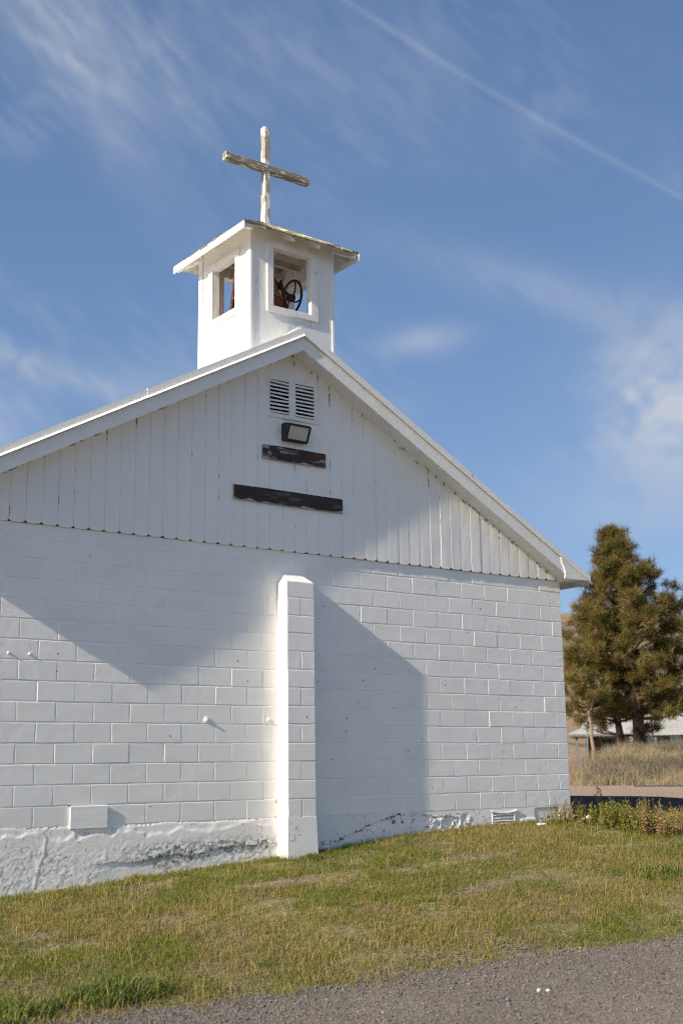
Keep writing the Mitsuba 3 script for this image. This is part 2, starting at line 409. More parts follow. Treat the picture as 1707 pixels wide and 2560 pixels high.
xs = np.concatenate([np.linspace(-60, -6, 60), np.linspace(-5.9, 8, 500), np.linspace(8.2, 70, 60)])
ys = np.linspace(0, 1, 14)
rv = np.array([[(x, -14 + (e + 14) * t ** .6, ROADZ + .004 + .012 * (1 - t)) for t in ys] for x, e in zip(xs, road_edge(xs))])
n, m = rv.shape[:2]
i, j = np.meshgrid(np.arange(n - 1), np.arange(m - 1), indexing="ij")
rf = np.stack([i * m + j, (i + 1) * m + j, (i + 1) * m + j + 1, i * m + j + 1], -1).reshape(-1, 4)
tag(add("gravel_road", (rv.reshape(-1, 3), rf), "road_gravel", smooth=True), kind="structure")

ax_, ay_ = np.meshgrid(np.concatenate([[5.15], np.linspace(5.6, 10.9, 8), [11.22]]), np.concatenate([np.linspace(.55, 4, 8), np.linspace(5, 45, 20)]), indexing="ij")
az_ = ground_z(ax_, ay_) + .012
n, m = ax_.shape
i, j = np.meshgrid(np.arange(n - 1), np.arange(m - 1), indexing="ij")
tag(add("asphalt_drive", (np.stack([ax_, ay_, az_], -1).reshape(-1, 3), np.stack([i * m + j, (i + 1) * m + j, (i + 1) * m + j + 1, i * m + j + 1], -1).reshape(-1, 4)), "asphalt", smooth=True), kind="structure")

sv, tv = np.meshgrid([34.4, 35.0, 35.6, 36.1], np.linspace(-.2, 60, 60), indexing="ij")
sv = sv + np.where(sv < 36, .5, 0) * np.exp(-(tv + .2) * .8)
fx, fy = -7.364 + sv * .766 + tv * .643, -11.651 + sv * .643 - tv * .766
n, m = fx.shape
i, j = np.meshgrid(np.arange(n - 1), np.arange(m - 1), indexing="ij")
tag(add("far_road", (np.stack([fx, fy, ground_z(fx, fy) + .02], -1).reshape(-1, 3), np.stack([i * m + j, (i + 1) * m + j, (i + 1) * m + j + 1, i * m + j + 1], -1).reshape(-1, 4)[:, ::-1]), "worn_asphalt", smooth=True), kind="structure")

# ------------------------------------------------------------------ church
XL, XR, J0, BH, BL = -3.86, 5.083, 0.0, .2032, .4087
FOOT = -14 * BH
SID_Y = -.025
BACK = 15.0
church = tag("church", "white painted concrete block church with vertical board gable and open belfry on its roof", "church")

VENT_HOLE = [(.284, 1.785), (.944, 1.785), (.944, 2.208), (.284, 2.208)]
# masonry core whose face is the mortar of the joints
add("church__wall", cat([trimesh.boolean.difference([box(XL + .004, XR - .004, .0038, BACK, -3.95, .1562), box(3.655, 4.025, -.1, .40, -3.045, -2.892)], engine="manifold"), xz_prism([(XL + .004, .1566), (XR - .004, .1566), (XR - .004, .28), (CX, 2.70), (XL + .004, .28)], BACK - .1, BACK)]), "paint_block")
add("church__gable_frame", xz_prism(Polygon([(XL + .004, .1566), (XR - .004, .1566), (XR - .004, .28), (CX, 2.68), (XL + .004, .28)], [VENT_HOLE]), .06, .10), "raw_timber")


def block_mesh(x0, x1, z0, z1, y=0.0, back=.012, bev=.006, n=3, jit=.0016):
    """one block: an uneven outline, an eased arris and a slightly out-of-true face"""
    xa, xb, za, zb = x0, x1, z0, z1
    def ring(d, yy, j):
        pts = []
        c = [(xa + d, za + d), (xb - d, za + d), (xb - d, zb - d), (xa + d, zb - d)]
        for k in range(4):
            p, q = np.array(c[k]), np.array(c[(k + 1) % 4])
            for t in range(n):
                w = p + (q - p) * t / n
                pts.append((w[0], yy, w[1]))
        pts = np.array(pts)
        pts[:, 0] += j[:, 0]
        pts[:, 2] += j[:, 1]
        return pts
    j = rng.normal(0, jit, (4 * n, 2))
    front = ring(bev * rng.uniform(.8, 1.3), y, j)
    mid = ring(bev * .55, y + .0009, j)
    outer = ring(0, y + .0042, j * .7)
    bk = ring(0, y + back, j * .0)
    tx, tz, dy = rng.normal(0, .0018), rng.normal(0, .0022), rng.normal(0, .0010)
    for r_ in (front, mid):
        r_[:, 1] += dy + tx * (r_[:, 0] - (x0 + x1) / 2) * .8 + tz * (r_[:, 2] - (z0 + z1) / 2)
    return loops([bk, outer, mid, front], False, True)


JOINT = .008


def course_joints(c):
    """x of the vertical joints of course c (0 = the highest full course)"""
    off = 0 if c % 2 else .5
    left = [.009 + .0 - (k - off) * BL for k in range(-1, 12)]
    right = [XR - (k + (0 if c % 2 else -.52)) * BL for k in range(1, 13)]
    left = sorted(x for x in left if XL + .12 < x < .55)
    right = sorted(x for x in right if .66 < x < XR - .12)
    return [XL] + left + [.6] + right + [XR]


hidden = []
for c in range(-1, 14):
    js = course_joints(c)
    for a, b in zip(js[:-1], js[1:]):
        if a > .40 and b < .82:
            continue
        m_ = block_mesh(a + (JOINT / 2 if a > XL else 0), b - (JOINT / 2 if b < XR else 0), -(c + 1) * BH + JOINT / 2, -c * BH - JOINT / 2 if c >= 0 else .157)
        if c == -1 or b < -2.98:
            hidden.append(m_)
        else:
            add("church__wall__block", m_, "paint_block", smooth=10)
tag(add("church__wall__outer_blocks", cat(hidden), "paint_block"), kind="stuff")

# buttress: front face 0.375 wide, one block deep, courses alternate stretcher and two halves
BX0, BX1, BY = .416, .791, -.205
add("church__buttress", box(BX0 + .004, BX1 - .004, BY + .005, .003, FOOT - .02, -.232), "paint_block")
tops = [-.222] + [-(k) * BH for k in range(2, 15)]
for i_, (zt, zb) in enumerate(zip(tops[:-1], tops[1:])):
    halves = i_ % 2 == 1 if i_ < 3 else i_ % 2 == 0
    if i_ == 0:
        halves = False
    cuts = [BX0, (BX0 + BX1) / 2 - .004, BX1] if halves else [BX0, BX1]
    for a, b in zip(cuts[:-1], cuts[1:]):
        m_ = block_mesh(a + (0 if a == BX0 else .004), b - (0 if b == BX1 else .004), zb + .0045, zt - .0045, y=BY, back=-BY + .001)
        add("church__buttress__block", m_, "paint_block", smooth=10)
add("church__buttress__cap", hull([(BX0 + .002, BY + .002, -.224), (BX1 - .002, BY + .002, -.224), (BX0 + .002, BY + .002, -.236), (BX1 - .002, BY + .002, -.236), (BX0 + .002, .002, -.236), (BX1 - .002, .002, -.236),
                                     (BX0 + .012, .002, -.215), (BX0 + .095, .002, -.10), (BX1 - .045, .002, -.10), (BX1 - .004, .002, -.215)]), "paint_block")


def displaced_slab(x0, x1, z0, z1, step, yfun, bottom=None):
    nx, nz_ = int((x1 - x0) / step) + 1, int((z1 - z0) / step) + 1
    X, Z = np.meshgrid(np.linspace(x0, x1, nx), np.linspace(z0, z1, nz_), indexing="ij")
    Y = yfun(X, Z)
    i, j = np.meshgrid(np.arange(nx - 1), np.arange(nz_ - 1), indexing="ij")
    f = np.stack([i * nz_ + j, (i + 1) * nz_ + j, (i + 1) * nz_ + j + 1, i * nz_ + j + 1], -1).reshape(-1, 4)
    return np.stack([X, Y, Z], -1).reshape(-1, 3), f


def parge_left(X, Z):
    P = np.stack([X, Z * 1.0, 0 * X], -1)
    top = FOOT + .022 - .05 * nz(P * [2.2, 0, 0] + [0, 3, 0], 51, 3) + .012 * nz(P * [40, 0, 0], 52, 2)
    t = .012 + .003 * nz(P * 1.6, 53, 3) + (.002 + (.0042 + .002 * sst(-1.9, -1.2, X)) * sst(-2.98, -3.10, Z) + .004 * sst(-2.93, -2.87, Z) * sst(.45, .6, nz(P * [2.4, 0, 0], 50, 3))) * (nz(P * [21, 34, 1], 54, 4) - .45) * sst(.50, .66, nz(P * [1.6, 2.4, 1], 55, 3) + .25 * sst(-2.95, -3.2, Z)) + .0012 * (nz(P * 42, 60, 2) - .5)
    # a scraped ledge: the lower skin has fallen away in a ragged strip
    led = -3.13 + .05 * X + .10 * (nz(P * [3, 0, 0], 56, 4) - .5)
    t = t - .011 * sst(.0, -.012, Z - led) * sst(-1.9, -1.5, X) + .018 * sst(.016, .002, np.abs(Z - led + .10 - .03 * nz(P * 9, 57))) * 0
    crack = np.abs(X + 2.35 - .22 * (Z + 3.1) + .12 * (nz(P * [0, 5, 0], 58, 3) - .5))
    t = t + .003 * sst(.03, .0, crack) * sst(.25, .5, nz(P * [0, 9, 0], 59, 2))
    t = t * (.25 + .75 * sst(.40, .62, nz(P * [3.1, 1.5, 1], 49, 3) + 1.2 * sst(-2.86, -3.16, Z + .16 * (nz(P * 5, 48, 3) - .5)))) * sst(.0, -.026, Z - top)
    return -.001 - np.where(Z < top, np.maximum(t, .0015), -.0108 + .002)


def parge_right(X, Z):
    P = np.stack([X, Z, 0 * X], -1)
    edge = -3.16 + .30 * sst(.9, 2.25, X) - .05 * sst(2.2, 2.7, X) + .035 * (nz(P * [9, 0, 0], 61, 4) - .5)
    t = .004 + .003 * nz(P * 6, 62, 3)
    pit = sst(.0, -.012, Z - edge) * sst(3.35, 3.15, X) * sst(.85, 1.0, X)
    t = t - pit * (.004 + .008 * nz(P * 9, 63, 3) + .012 * sst(.55, .7, nz(P * 22, 64, 3)))
    rough = sst(2.35, 2.75, X) * sst(3.36, 3.2, X) * sst(.02, -.03, Z - edge)
    t = t + rough * .040 * (nz(P * 19, 65, 3) - .42)
    t = t + sst(4.05, 4.25, X) * sst(.035, .012, np.abs(Z + 3.005 + .02 * (nz(P * [7, 0, 0], 66) - .5))) * .03 * nz(P * 15, 67, 3)
    spall = sst(.24, .19, np.abs(X - 4.63)) * sst(.09, .06, np.abs(Z + 2.945))
    t = t - spall * (.012 + .014 * nz(P * 20, 68, 3))
    return -.001 - t


add("church__foundation", displaced_slab(XL, BX0 + .01, -3.75, FOOT + .035, .0085, parge_left), "paint_parge", smooth=True)
fv, ff = displaced_slab(BX1 - .01, XR, -3.5, FOOT - .004, .0085, parge_right)
fc = fv[ff].mean(1)
ff = ff[~((fc[:, 0] > 3.657) & (fc[:, 0] < 4.023) & (fc[:, 2] > -3.044) & (fc[:, 2] < -2.893))]
add("church__foundation__right_run", (fv, ff), "paint_parge", smooth=True)
# rendered buttress foot, slightly battered
pf = []
for z, e in ((-3.6, .016), (-3.25, .014), (-3.05, .008), (-2.90, .004), (FOOT + .010, .002), (FOOT + .016, -.006)):
    n_ = 8
    c_ = [(BX0 - e, .0), (BX0 - e, BY - e), (BX1 + e, BY - e), (BX1 + e, .0)]
    ring = []
    for k in range(3):
        for t in range(n_):
            q = np.array(c_[k]) + (np.array(c_[k + 1]) - np.array(c_[k])) * t / n_
            ring.append((q[0], q[1], z + .006 * math.sin(k * 5 + t * 1.7)))
    ring.append((c_[3][0], c_[3][1], z))
    pf.append(np.array(ring))
add("church__buttress__foot", loops(pf[::1], False, True), "paint_parge", smooth=30)

# crawl-space vent low on the wall, right
vx0, vx1, vz0, vz1 = 3.64, 4.05, -3.04, -2.885
k0 = "church__crawl_vent"
lin = [box(3.656, 4.024, .39, .399, -3.044, -2.893), box(3.656, 4.024, .001, .389, -3.044, -3.036), box(3.656, 4.024, .001, .389, -2.901, -2.893), box(3.656, 3.664, .001, .389, -3.0355, -2.9015), box(4.016, 4.024, .001, .389, -3.0355, -2.9015)]
add(k0, cat(lin), "bare_cement")
arc = [(vx0 - .02 + (vx1 - vx0 + .05) * t, vz1 - .018 + .026 * (2 * abs(t - .5)) ** 2) for t in np.linspace(0, 1, 12)]
add(k0 + "__lip", tube([(x, -.016, z) for x, z in arc], .010, 7), "paint_parge", smooth=True)
add(k0 + "__jamb", hull([(vx0, -.014, vz0), (vx0 + .02, -.014, vz0), (vx0 + .022, -.012, vz1), (vx0 + .002, -.012, vz1), (vx0, .004, vz0), (vx0 + .02, .004, vz1), (vx0 + .002, .004, vz1)]), "paint_parge")
add(k0 + "__jamb", hull([(vx1 - .03, -.02, vz0), (vx1 + .01, -.016, vz0), (vx1 - .012, -.02, vz1), (vx1 - .04, -.018, vz1), (vx1 - .03, .004, vz0), (vx1 + .01, .004, vz0), (vx1 - .02, .004, vz1)]), "paint_parge")
for q in range(4):
    z = vz0 + .004 + q * .034
    add(k0 + "__slat", hull([(x, y, z + dz) for x in (vx0 + .021, vx1 - .032) for y, dz in ((-.014, .0), (-.012, .0), (-.002, .027), (.001, .026))]), "paint_parge")

# old bolts and anchors painted over on the wall
for ax, az_, r_ in ((-.504, -1.784, .018), (.294, -1.775, .013), (-2.752, -1.158, .007), (-2.535, -1.161, .007)):
    m_ = cat([tube([(ax, .004, az_), (ax, -.010, az_), (ax, -.012, az_)], [r_ * 2.1, r_ * 1.8, r_], 9), tube([(ax, -.008, az_), (ax, -.012 - r_ * .7, az_ + .001), (ax, -.014 - r_ * .7, az_ + .001)], [r_ * .8, r_ * .7, r_ * .3], 9)])
    add("church__wall__anchor_bolt", m_, "paint_block", smooth=50)

VX0, VX1, VZ0, VZ1 = .272, .986, 1.745, 2.232
# gable boards
def plank_mesh(x0, x1, zb, ztop):
    y0, y1, b = -.003, SID_Y + rng.normal(0, .0012), .007
    c, ch = .030, .026
    lo = [(x0, zb + ch), (x0 + c * .5, zb + ch * .42), (x0 + c, zb), ((x0 + x1) / 2, zb - .0015), (x1 - c, zb), (x1 - c * .5, zb + ch * .42), (x1, zb + ch)]
    hi = [(x1, ztop(x1)), ((x0 + x1) / 2, ztop((x0 + x1) / 2)), (x0, ztop(x0))]
    P = np.array(lo + hi)
    cen = np.array([(x0 + x1) / 2, 0])
    tw = rng.normal(0, .006)
    def ring(d, y):
        q = P.copy()
        q[:, 0] = cen[0] + (q[:, 0] - cen[0]) * (1 - 2 * d / (x1 - x0))
        q[:7, 1] += d * .6
        return np.stack([q[:, 0], np.full(len(q), y) + (tw * (q[:, 0] - cen[0]) if y < -.015 else 0), q[:, 1]], 1)
    return loops([ring(0, y0), ring(0, y1 + .007), ring(b * .45, y1 + .0016), ring(b, y1)], False, True)


soffit_line = lambda x: 2.598 - SLOPE * abs(x - CX)
tag("church__gable_siding", "white vertical boards with scalloped lower ends")
add("church__gable_siding", xz_prism(Polygon([(XL, .20), (XR, .20), (CX, 2.60)], [VENT_HOLE]), -.004, .004), "paint_siding")
k = -6
while PLANK0 + k * PLANK < XR:
    a, b = max(PLANK0 + k * PLANK, XL), min(PLANK0 + (k + 1) * PLANK, XR - .006)
    if b - a > .04 and min(soffit_line(a), soffit_line(b)) > .16 - .03:
        cut = a < .944 and b > .284
        m_ = plank_mesh(a + .0008, b - .0008, .155 + rng.normal(0, .0015), (lambda x: 1.77) if cut else (lambda x: max(soffit_line(x), .185)))
        if cut:
            y_ = SID_Y + rng.normal(0, .0012)
            up = Polygon([(a + .0008, 2.215), (b - .0008, 2.215), (b - .0008, soffit_line(b)), (a + .0008, soffit_line(a))])
            m_ = cat([m_, xz_prism(up, y_, -.003)])
            for e0, e1 in ((a, min(b, VX0 + .012)), (max(a, VX1 - .012), b)):
                if e1 - e0 > .004:
                    m_ = cat([m_, box(e0 + .0008, e1 - .0008, y_, -.003, 1.7705, 2.2145)])
        add("church__gable_siding__plank", m_, "paint_siding", smooth=20)
    k += 1


TY0_ = .03
# roof, rakes and eaves: sections in (y, z at the ridge) drawn out along each slope
def rake(sec, xe, xs=CX):
    sec = np.array(sec, float)
    A = np.stack([np.full(len(sec), xs), sec[:, 0], sec[:, 1] - SLOPE * abs(xs - CX)], 1)
    B = np.stack([np.full(len(sec), xe), sec[:, 0], sec[:, 1] - SLOPE * abs(xe - CX)], 1)
    return loops([A, B], True, True)


EAVE = 4.765
roof = "church__roof"
add(roof, cat([rake([(-.27, 2.69), (-.27, 2.795), (BACK + .3, 2.795), (BACK + .3, 2.69)], CX + s * EAVE) for s in (-1, 1)]), "roof_metal")
for s in (-1, 1):
    trim = [(-.306, 2.812), (-.306, 2.742), (-.334, 2.716), (-.331, 2.708), (-.301, 2.712), (-.270, 2.712), (-.270, 2.812)]
    add(roof + "__drip_edge", rake(trim, CX + s * (EAVE - .001)), "paint_trim")
    lap = [(-.310, 2.819), (-.310, 2.739), (-.338, 2.714), (-.335, 2.706), (-.26, 2.730), (-.26, 2.819)]
    add(roof + "__drip_edge_lap", rake(lap, CX + s * 2.62, CX + s * .0) if s > 0 else rake(lap, CX - 2.05), "paint_trim")
    # fascia board, covered at its lower end by a proud end plate with a curved edge
    pts = [(0, 2.706), (4.50, 2.706 - SLOPE * 4.50), (4.30, 2.542 - SLOPE * 4.30), (0, 2.542)]
    add(roof + "__fascia", xz_prism(Polygon([(CX + s * x, z) for x, z in pts]), -.300, -.268), "paint_trim")
    add(roof + "__fascia_bead", rake([(-.307, 2.690), (-.307, 2.676), (-.2995, 2.672), (-.2995, 2.694)], CX + s * 4.44), "paint_trim")
    add(roof + "__soffit", rake([(-.267, 2.588), (-.267, 2.602), (.0, 2.602), (.0, 2.588)], CX + s * 4.475), "paint_trim")
    # boxed eave: end plate, flat soffit box and the eave running back
    e = [(4.19, 2.7115 - SLOPE * 4.19)]
    for a in np.linspace(0, 1, 9):
        e.append((4.21 + .052 * math.sin(a * 2.5) / math.sin(1.5708) - .0 * a, .352 - .208 * a))
    e += [(4.64, .1485), (4.757, .150), (4.757, 2.7115 - SLOPE * 4.757)]
    add(roof + "__eave_end", xz_prism(Polygon([(CX + s * x, z) for x, z in e]).buffer(0), -.3165, -.3005), "paint_trim")
    e = [(4.474, .1505), (4.645, .1505), (4.757, .160), (4.757, .232), (4.30, .44), (4.20, .335)]
    add(roof + "__eave_box", xz_prism([(CX + s * x, z) for x, z in e], -.3003, -.0265), "paint_trim")
    e = [(4.478, .40), (4.762, .242), (4.762, .160), (4.645, .1505), (4.478, .1505)]
    add(roof + "__eave", xz_prism([(CX + s * x, z) for x, z in e], -.026, BACK + .28), "paint_trim")
cap = [(-.24, 2.813 - SLOPE * .24), (0, 2.862), (.24, 2.813 - SLOPE * .24), (.24, 2.796 - SLOPE * .24), (0, 2.80), (-.24, 2.796 - SLOPE * .24)]
add(roof + "__ridge_cap", xz_prism([(CX + x, z) for x, z in cap], -.268, TY0_ - .014), "roof_metal")

# ------------------------------------------------------------------ belfry
TX0, TY0, TW = .080, .03, 1.208
TX1, TY1 = TX0 + TW, TY0 + TW
ZT, OV, PITCHR = 4.135, .235, .60
bel = "church__belfry"


def opening_wall(u0, u1, z0, z1, a0, a1, b0, b1):
    return Polygon([(u0, z0), (u1, z0), (u1, z1), (u0, z1)], [[(a0, b0), (a1, b0), (a1, b1), (a0, b1)]])


tag(bel, "square open belfry with a low shingled roof")
T = .085
ms = []
for y0, y1 in ((TY0, TY0 + T), (TY1 - T, TY1)):
    ms.append(xz_prism(opening_wall(TX0 + .02, TX1 - .02, 2.2, ZT, .388, .948, 3.150, 3.905), y0, y1))
for x0, x1 in ((TX0, TX0 + T), (TX1 - T, TX1)):
    ms.append(yz_prism(opening_wall(TY0 + T + .001, TY1 - T - .001, 2.2, ZT, .362, .905, 3.165, 3.83), x0, x1))
add(bel, cat(ms), "paint_wood")
add(bel + "__floor", box(TX0 + .1, TX1 - .1, TY0 + .1, TY1 - .1, 3.02, 3.06), "soffit_board")
# corner boards: those of the side walls stand a little proud of the front
for x0, x1 in ((TX0 - .016, TX0 + .019), (TX1 - .019, TX1 + .016)):
    add(bel + "__corner_board", box(x0, x1, TY0 - .012, TY0 + .075, 2.2, ZT - .005, .002), "paint_wood")
    add(bel + "__corner_board", box(x0, x1, TY1 - .075, TY1 + .012, 2.2, ZT - .005, .002), "paint_wood")


def frame_front(y, s, side, a0, a1, b0, b1, w, o0, o1):
    """casing of an opening on a y wall (side False) or an x wall (True); s is the outward direction"""
    th = .022
    parts = [(o0, o1, b0 - w, b0 + .002), (o0, o1, b1 - .002, b1 + w * .9), (o0, a0 + .002, b0 + .002, b1 - .002), (a1 - .002, o1, b0 + .002, b1 - .002)]
    for p0, p1, q0, q1 in parts:
        d = sorted((y, y + s * th))
        add(bel + "__window_casing", box(d[0], d[1], p0, p1, q0, q1, .003) if side else box(p0, p1, d[0], d[1], q0, q1, .003), "paint_wood")


frame_front(TY0, -1, False, .388, .948, 3.150, 3.905, .075, .300, 1.050)
frame_front(TY1, 1, False, .388, .948, 3.150, 3.905, .075, .300, 1.050)
frame_front(TX0, -1, True, .362, .905, 3.165, 3.83, .085, .275, .992)
frame_front(TX1, 1, True, .362, .905, 3.165, 3.83, .085, .275, .992)
# front sill board
add(bel + "__sill", box(.388, .948, TY0 + .002, TY0 + T + .01, 3.150, 3.164, .002), "paint_wood")

cxm, cym = (TX0 + TX1) / 2, (TY0 + TY1) / 2
HALF = TW / 2 + OV
ZE = ZT - OV * PITCHR          # underside at the eave
deck = []
th_ = .022
low, high = [], []
for sx, sy in ((-1, -1), (1, -1), (1, 1), (-1, 1)):
    low.append((cxm + sx * HALF, cym + sy * HALF, ZE))
apex_u = (cxm, cym, ZE + HALF * PITCHR)
v = np.array(low + [apex_u] + [(a, b, c + th_) for a, b, c in low] + [(apex_u[0], apex_u[1], apex_u[2] + th_)])
f = []
for q in range(4):
    w_ = (q + 1) % 4
    f += [(w_, q, 4), (5 + q, 5 + w_, 9), (q, w_, 5 + w_), (q, 5 + w_, 5 + q)]
add(bel + "__roof_deck", trimesh.Trimesh(v, np.array(f), process=False), "soffit_board")
for s in (-1, 1):
    x = cxm + s * (HALF + .001)
    add(bel + "__roof_fascia", box(*sorted((x, x + s * .020)), cym - HALF - .012, cym + HALF + .012, ZE - .065, ZE + .026, .003), "paint_trim")
    for q, off in enumerate((-HALF + .04, -.16, .22, HALF - .10)):
        y = cym + s * HALF
        xx = cxm + off
        for yy in ((cym - HALF) if s < 0 else (cym + HALF - .30),):
            zz = lambda t: ZE - .004 + (t - 0) * 0
            y_out, y_in = (cym - HALF + .012, cym - HALF + OV) if s < 0 else (cym + HALF - .012, cym + HALF - OV)
            if abs(off) < HALF - OV:
                add(bel + "__rafter_tail", hull([(xx + a, y_out, ZE + .004 - b) for a in (0, .04) for b in (0, .055)] + [(xx + a, y_in, ZE + .004 + OV * PITCHR - .006 - b) for a in (0, .04) for b in (0, .08)]), "paint_trim")
for sx in (-1, 1):
    for sy in (-1, 1):
        a = np.array([cxm + sx * (HALF - .02), cym + sy * (HALF - .02), ZE + .012])
        b = np.array([cxm + sx * (HALF - OV), cym + sy * (HALF - OV), ZE + OV * PITCHR - .004])
        side = np.array([-sy, sx, 0]) * .022 / 1.0
        add(bel + "__hip_tail", hull([a + side, a - side, a + side - [0, 0, .055], a - side - [0, 0, .055], b + side, b - side, b + side - [0, 0, .07], b - side - [0, 0, .07]]), "paint_trim")
for off in (-.36, 0, .36):
    y = cym + s * 0 + off
    add(bel + "__ceiling_joist", box(TX0 + T, TX1 - T, cym + off - .02, cym + off + .02, 3.985, 4.07), "soffit_board")
add(bel + "__ceiling_joist", box(cxm - .2, cxm - .16, TY0 + T, TY1 - T, 3.90, 3.984), "soffit_board")

# hand-split shingles, course by course on each slope
EXPO = .165
for q, (dx, dy) in enumerate(((0, -1), (-1, 0), (1, 0), (0, 1))):
    course = 0
    r0 = HALF + .018
    while r0 > .12:
        r1 = max(r0 - EXPO * 1.9, .02)
        pos = -r0
        while pos < r0 - .02:
            wd = float(rng.uniform(.09, .19))
            e0, e1 = pos + .003, min(pos + wd, r0)
            pos += wd
            if e1 - e0 < .03:
                continue
            butt = r0 + rng.normal(0, .006)
            thick = rng.uniform(.014, .026)
            lift = .006 + .004 * (course % 2)
            def P3(t, r, up):
                if abs(t) > r:
                    t = math.copysign(r, t)
                z = ZE + th_ + (HALF - r) * PITCHR + lift + up
                return (cxm + dx * r + (t if dx == 0 else 0), cym + dy * r + (t if dy == 0 else 0), z)
            pts = [P3(e0, butt, 0), P3(e1, butt, 0), P3(e0, butt, thick), P3(e1, butt, thick + rng.normal(0, .002)), P3(e0, r1, .0), P3(e1, r1, 0), P3(e0, r1, .006), P3(e1, r1, .006)]
            try:
                m_ = hull(pts)
            except Exception:
                continue
            pale = q == 0 and course < 4 and -.50 < e0 < .60 and rng.uniform() < .85
            add(bel + "__shingle", m_, "shingle_pale" if pale else "shingle_wood")
        course += 1
        r0 -= EXPO
cr = "wooden_cross"
tag(cr, "weathered wooden cross with peeling white paint standing on the belfry roof", "cross")
cz0, cz1 = 4.42, 5.86
def rough_post(x0, x1, y0, y1, z0, z1, axis, n=16, jit=.004, seed=0):
    r = np.random.default_rng(seed)
    rings = []
    for t in np.linspace(0, 1, n):
        a = .010
        if axis == "z":
            c = [(x0 + a, y0), (x1 - a, y0), (x1, y0 + a), (x1, y1 - a), (x1 - a, y1), (x0 + a, y1), (x0, y1 - a), (x0, y0 + a)]
            ring = np.array([(p, q, z0 + (z1 - z0) * t) for p, q in c])
            ring[:, :2] += r.normal(0, jit, 2) + r.normal(0, jit * .3, (8, 2))
        else:
            c = [(y0 + a, z0), (y0, z0 + a), (y0, z1 - a), (y0 + a, z1), (y1 - a, z1), (y1, z1 - a), (y1, z0 + a), (y1 - a, z0)]
            ring = np.array([(x0 + (x1 - x0) * t, p, q) for p, q in c])
            ring[:, 1:] += r.normal(0, jit, 2) + r.normal(0, jit * .3, (8, 2))
        rings.append(ring)
    return loops(rings, True, True)


add(cr + "__upright", rough_post(cxm - .046, cxm + .046, cym - .046, cym + .046, cz0, cz1, "z", 18, .0018, 3), "cross_wood", smooth=30)
add(cr + "__crossbar", rough_post(.065, 1.345, cym - .052, cym + .046, 5.236, 5.336, "x", 16, .0018, 4), "cross_arm_wood", smooth=30)

# bell, wheel and stand
bell = "church_bell"
tag(bell, "rusty cast bell with an iron wheel hanging inside the belfry", "bell")
BXC, BYC, BZ = .49, .50, 3.36
prof = [(.335, 0), (.325, .03), (.285, .09), (.245, .17), (.215, .26), (.195, .33), (.16, .385), (.09, .415), (.0, .425)]
m_ = lathe(prof, 40)
m_.apply_translation((BXC, BYC, BZ))
m2 = lathe([(.31, 0.002), (.26, .09), (.22, .17), (.17, .33), (0.0, .40)], 40)
m2.apply_translation((BXC, BYC, BZ))
add(bell + "__shell", cat([m_, m2]), "rusty_bell", smooth=40)
add(bell + "__yoke", cat([tube([(BXC - .33, BYC, 3.72), (BXC - .16, BYC, 3.76), (BXC, BYC, 3.83), (BXC + .16, BYC, 3.76), (BXC + .49, BYC, 3.54)], [.02, .035, .05, .035, .02], 8)]), "rusty_iron", smooth=True)
wc = np.array([.985, .50, 3.54])
ring = [wc + .225 * np.array([0, math.cos(a), math.sin(a)]) for a in np.linspace(0, 2 * np.pi, 41)]
add(bell + "__wheel", tube(ring, .016, 8, False), "rusty_iron", smooth=True)
for a in np.linspace(0, 2 * np.pi, 5)[:-1] + .35:
    path = [wc + .22 * t * np.array([0, math.cos(a + .9 * (1 - t)), math.sin(a + .9 * (1 - t))]) for t in np.linspace(.14, 1, 9)]
    add(bell + "__wheel__spoke", tube(path, .011, 6), "rusty_iron", smooth=True)
add(bell + "__wheel__hub", tube([wc - [.05, 0, 0], wc + [.03, 0, 0]], .05, 14), "rusty_iron")
for s in (-1, 1):
    xx = BXC + s * .315
    add(bell + "__stand", cat([tube([(xx, BYC - .22, 3.07), (xx, BYC - .03, 3.72)], [.028, .02], 7), tube([(xx, BYC + .16, 3.07), (xx, BYC + .03, 3.72)], [.028, .02], 7)]), "rusty_iron")
    add(bell + "__bearer", box(xx - .05, xx + .05, TY0 + T, TY1 - T, 3.0605, 3.13), "soffit_board")

# ------------------------------------------------------------------ things on the gable
vent = "church__gable_vent"
tag(vent, "twin louvred attic vent in a white frame")
VX0, VX1, VZ0, VZ1 = .272, .986, 1.745, 2.232
pan = [(.292, .571), (.660, .937)]
fr = Polygon([(VX0, VZ0), (VX1, VZ0), (VX1, VZ1), (VX0, VZ1)], [[(a, 1.790), (b, 1.790), (b, 2.202), (a, 2.202)] for a, b in pan])
add(vent + "__frame", xz_prism(fr, -.048, SID_Y + .004), "paint_trim")
add(vent, xz_prism(Polygon([(VX0 + .004, VZ0 + .004), (VX1 - .004, VZ0 + .004), (VX1 - .004, VZ1 - .004), (VX0 + .004, VZ1 - .004)], [VENT_HOLE]), SID_Y + .0045, .0595), "raw_timber")
for a, b in pan:
    for q in range(9):
        z = 1.797 + q * .0458
        sag = (rng.normal(0, .003) if a < .5 else rng.normal(0, .001))
        pts = []
        for x, dz in ((a + .002, sag), (b - .002, -sag)):
            pts += [(x, -.046, z + .002 + dz), (x, -.047, z + .005 + dz), (x, -.046, z + dz + .017), (x, -.036, z + .028 + dz), (x, -.034, z + .026 + dz)]
        add(vent + "__slat", hull(pts), "paint_trim")
fl = "floodlight"
tag(fl, "black wall floodlight with pale slanted lens mounted below the gable vent", "floodlight")
sec = [(-.028, 1.472), (-.028, 1.668), (-.060, 1.682), (-.168, 1.662), (-.176, 1.645), (-.098, 1.470), (-.085, 1.462)]
add(fl + "__housing", yz_prism(sec, .468, .792), "black_housing")
dy_, dz_ = (-.176 + .098), (1.645 - 1.470)
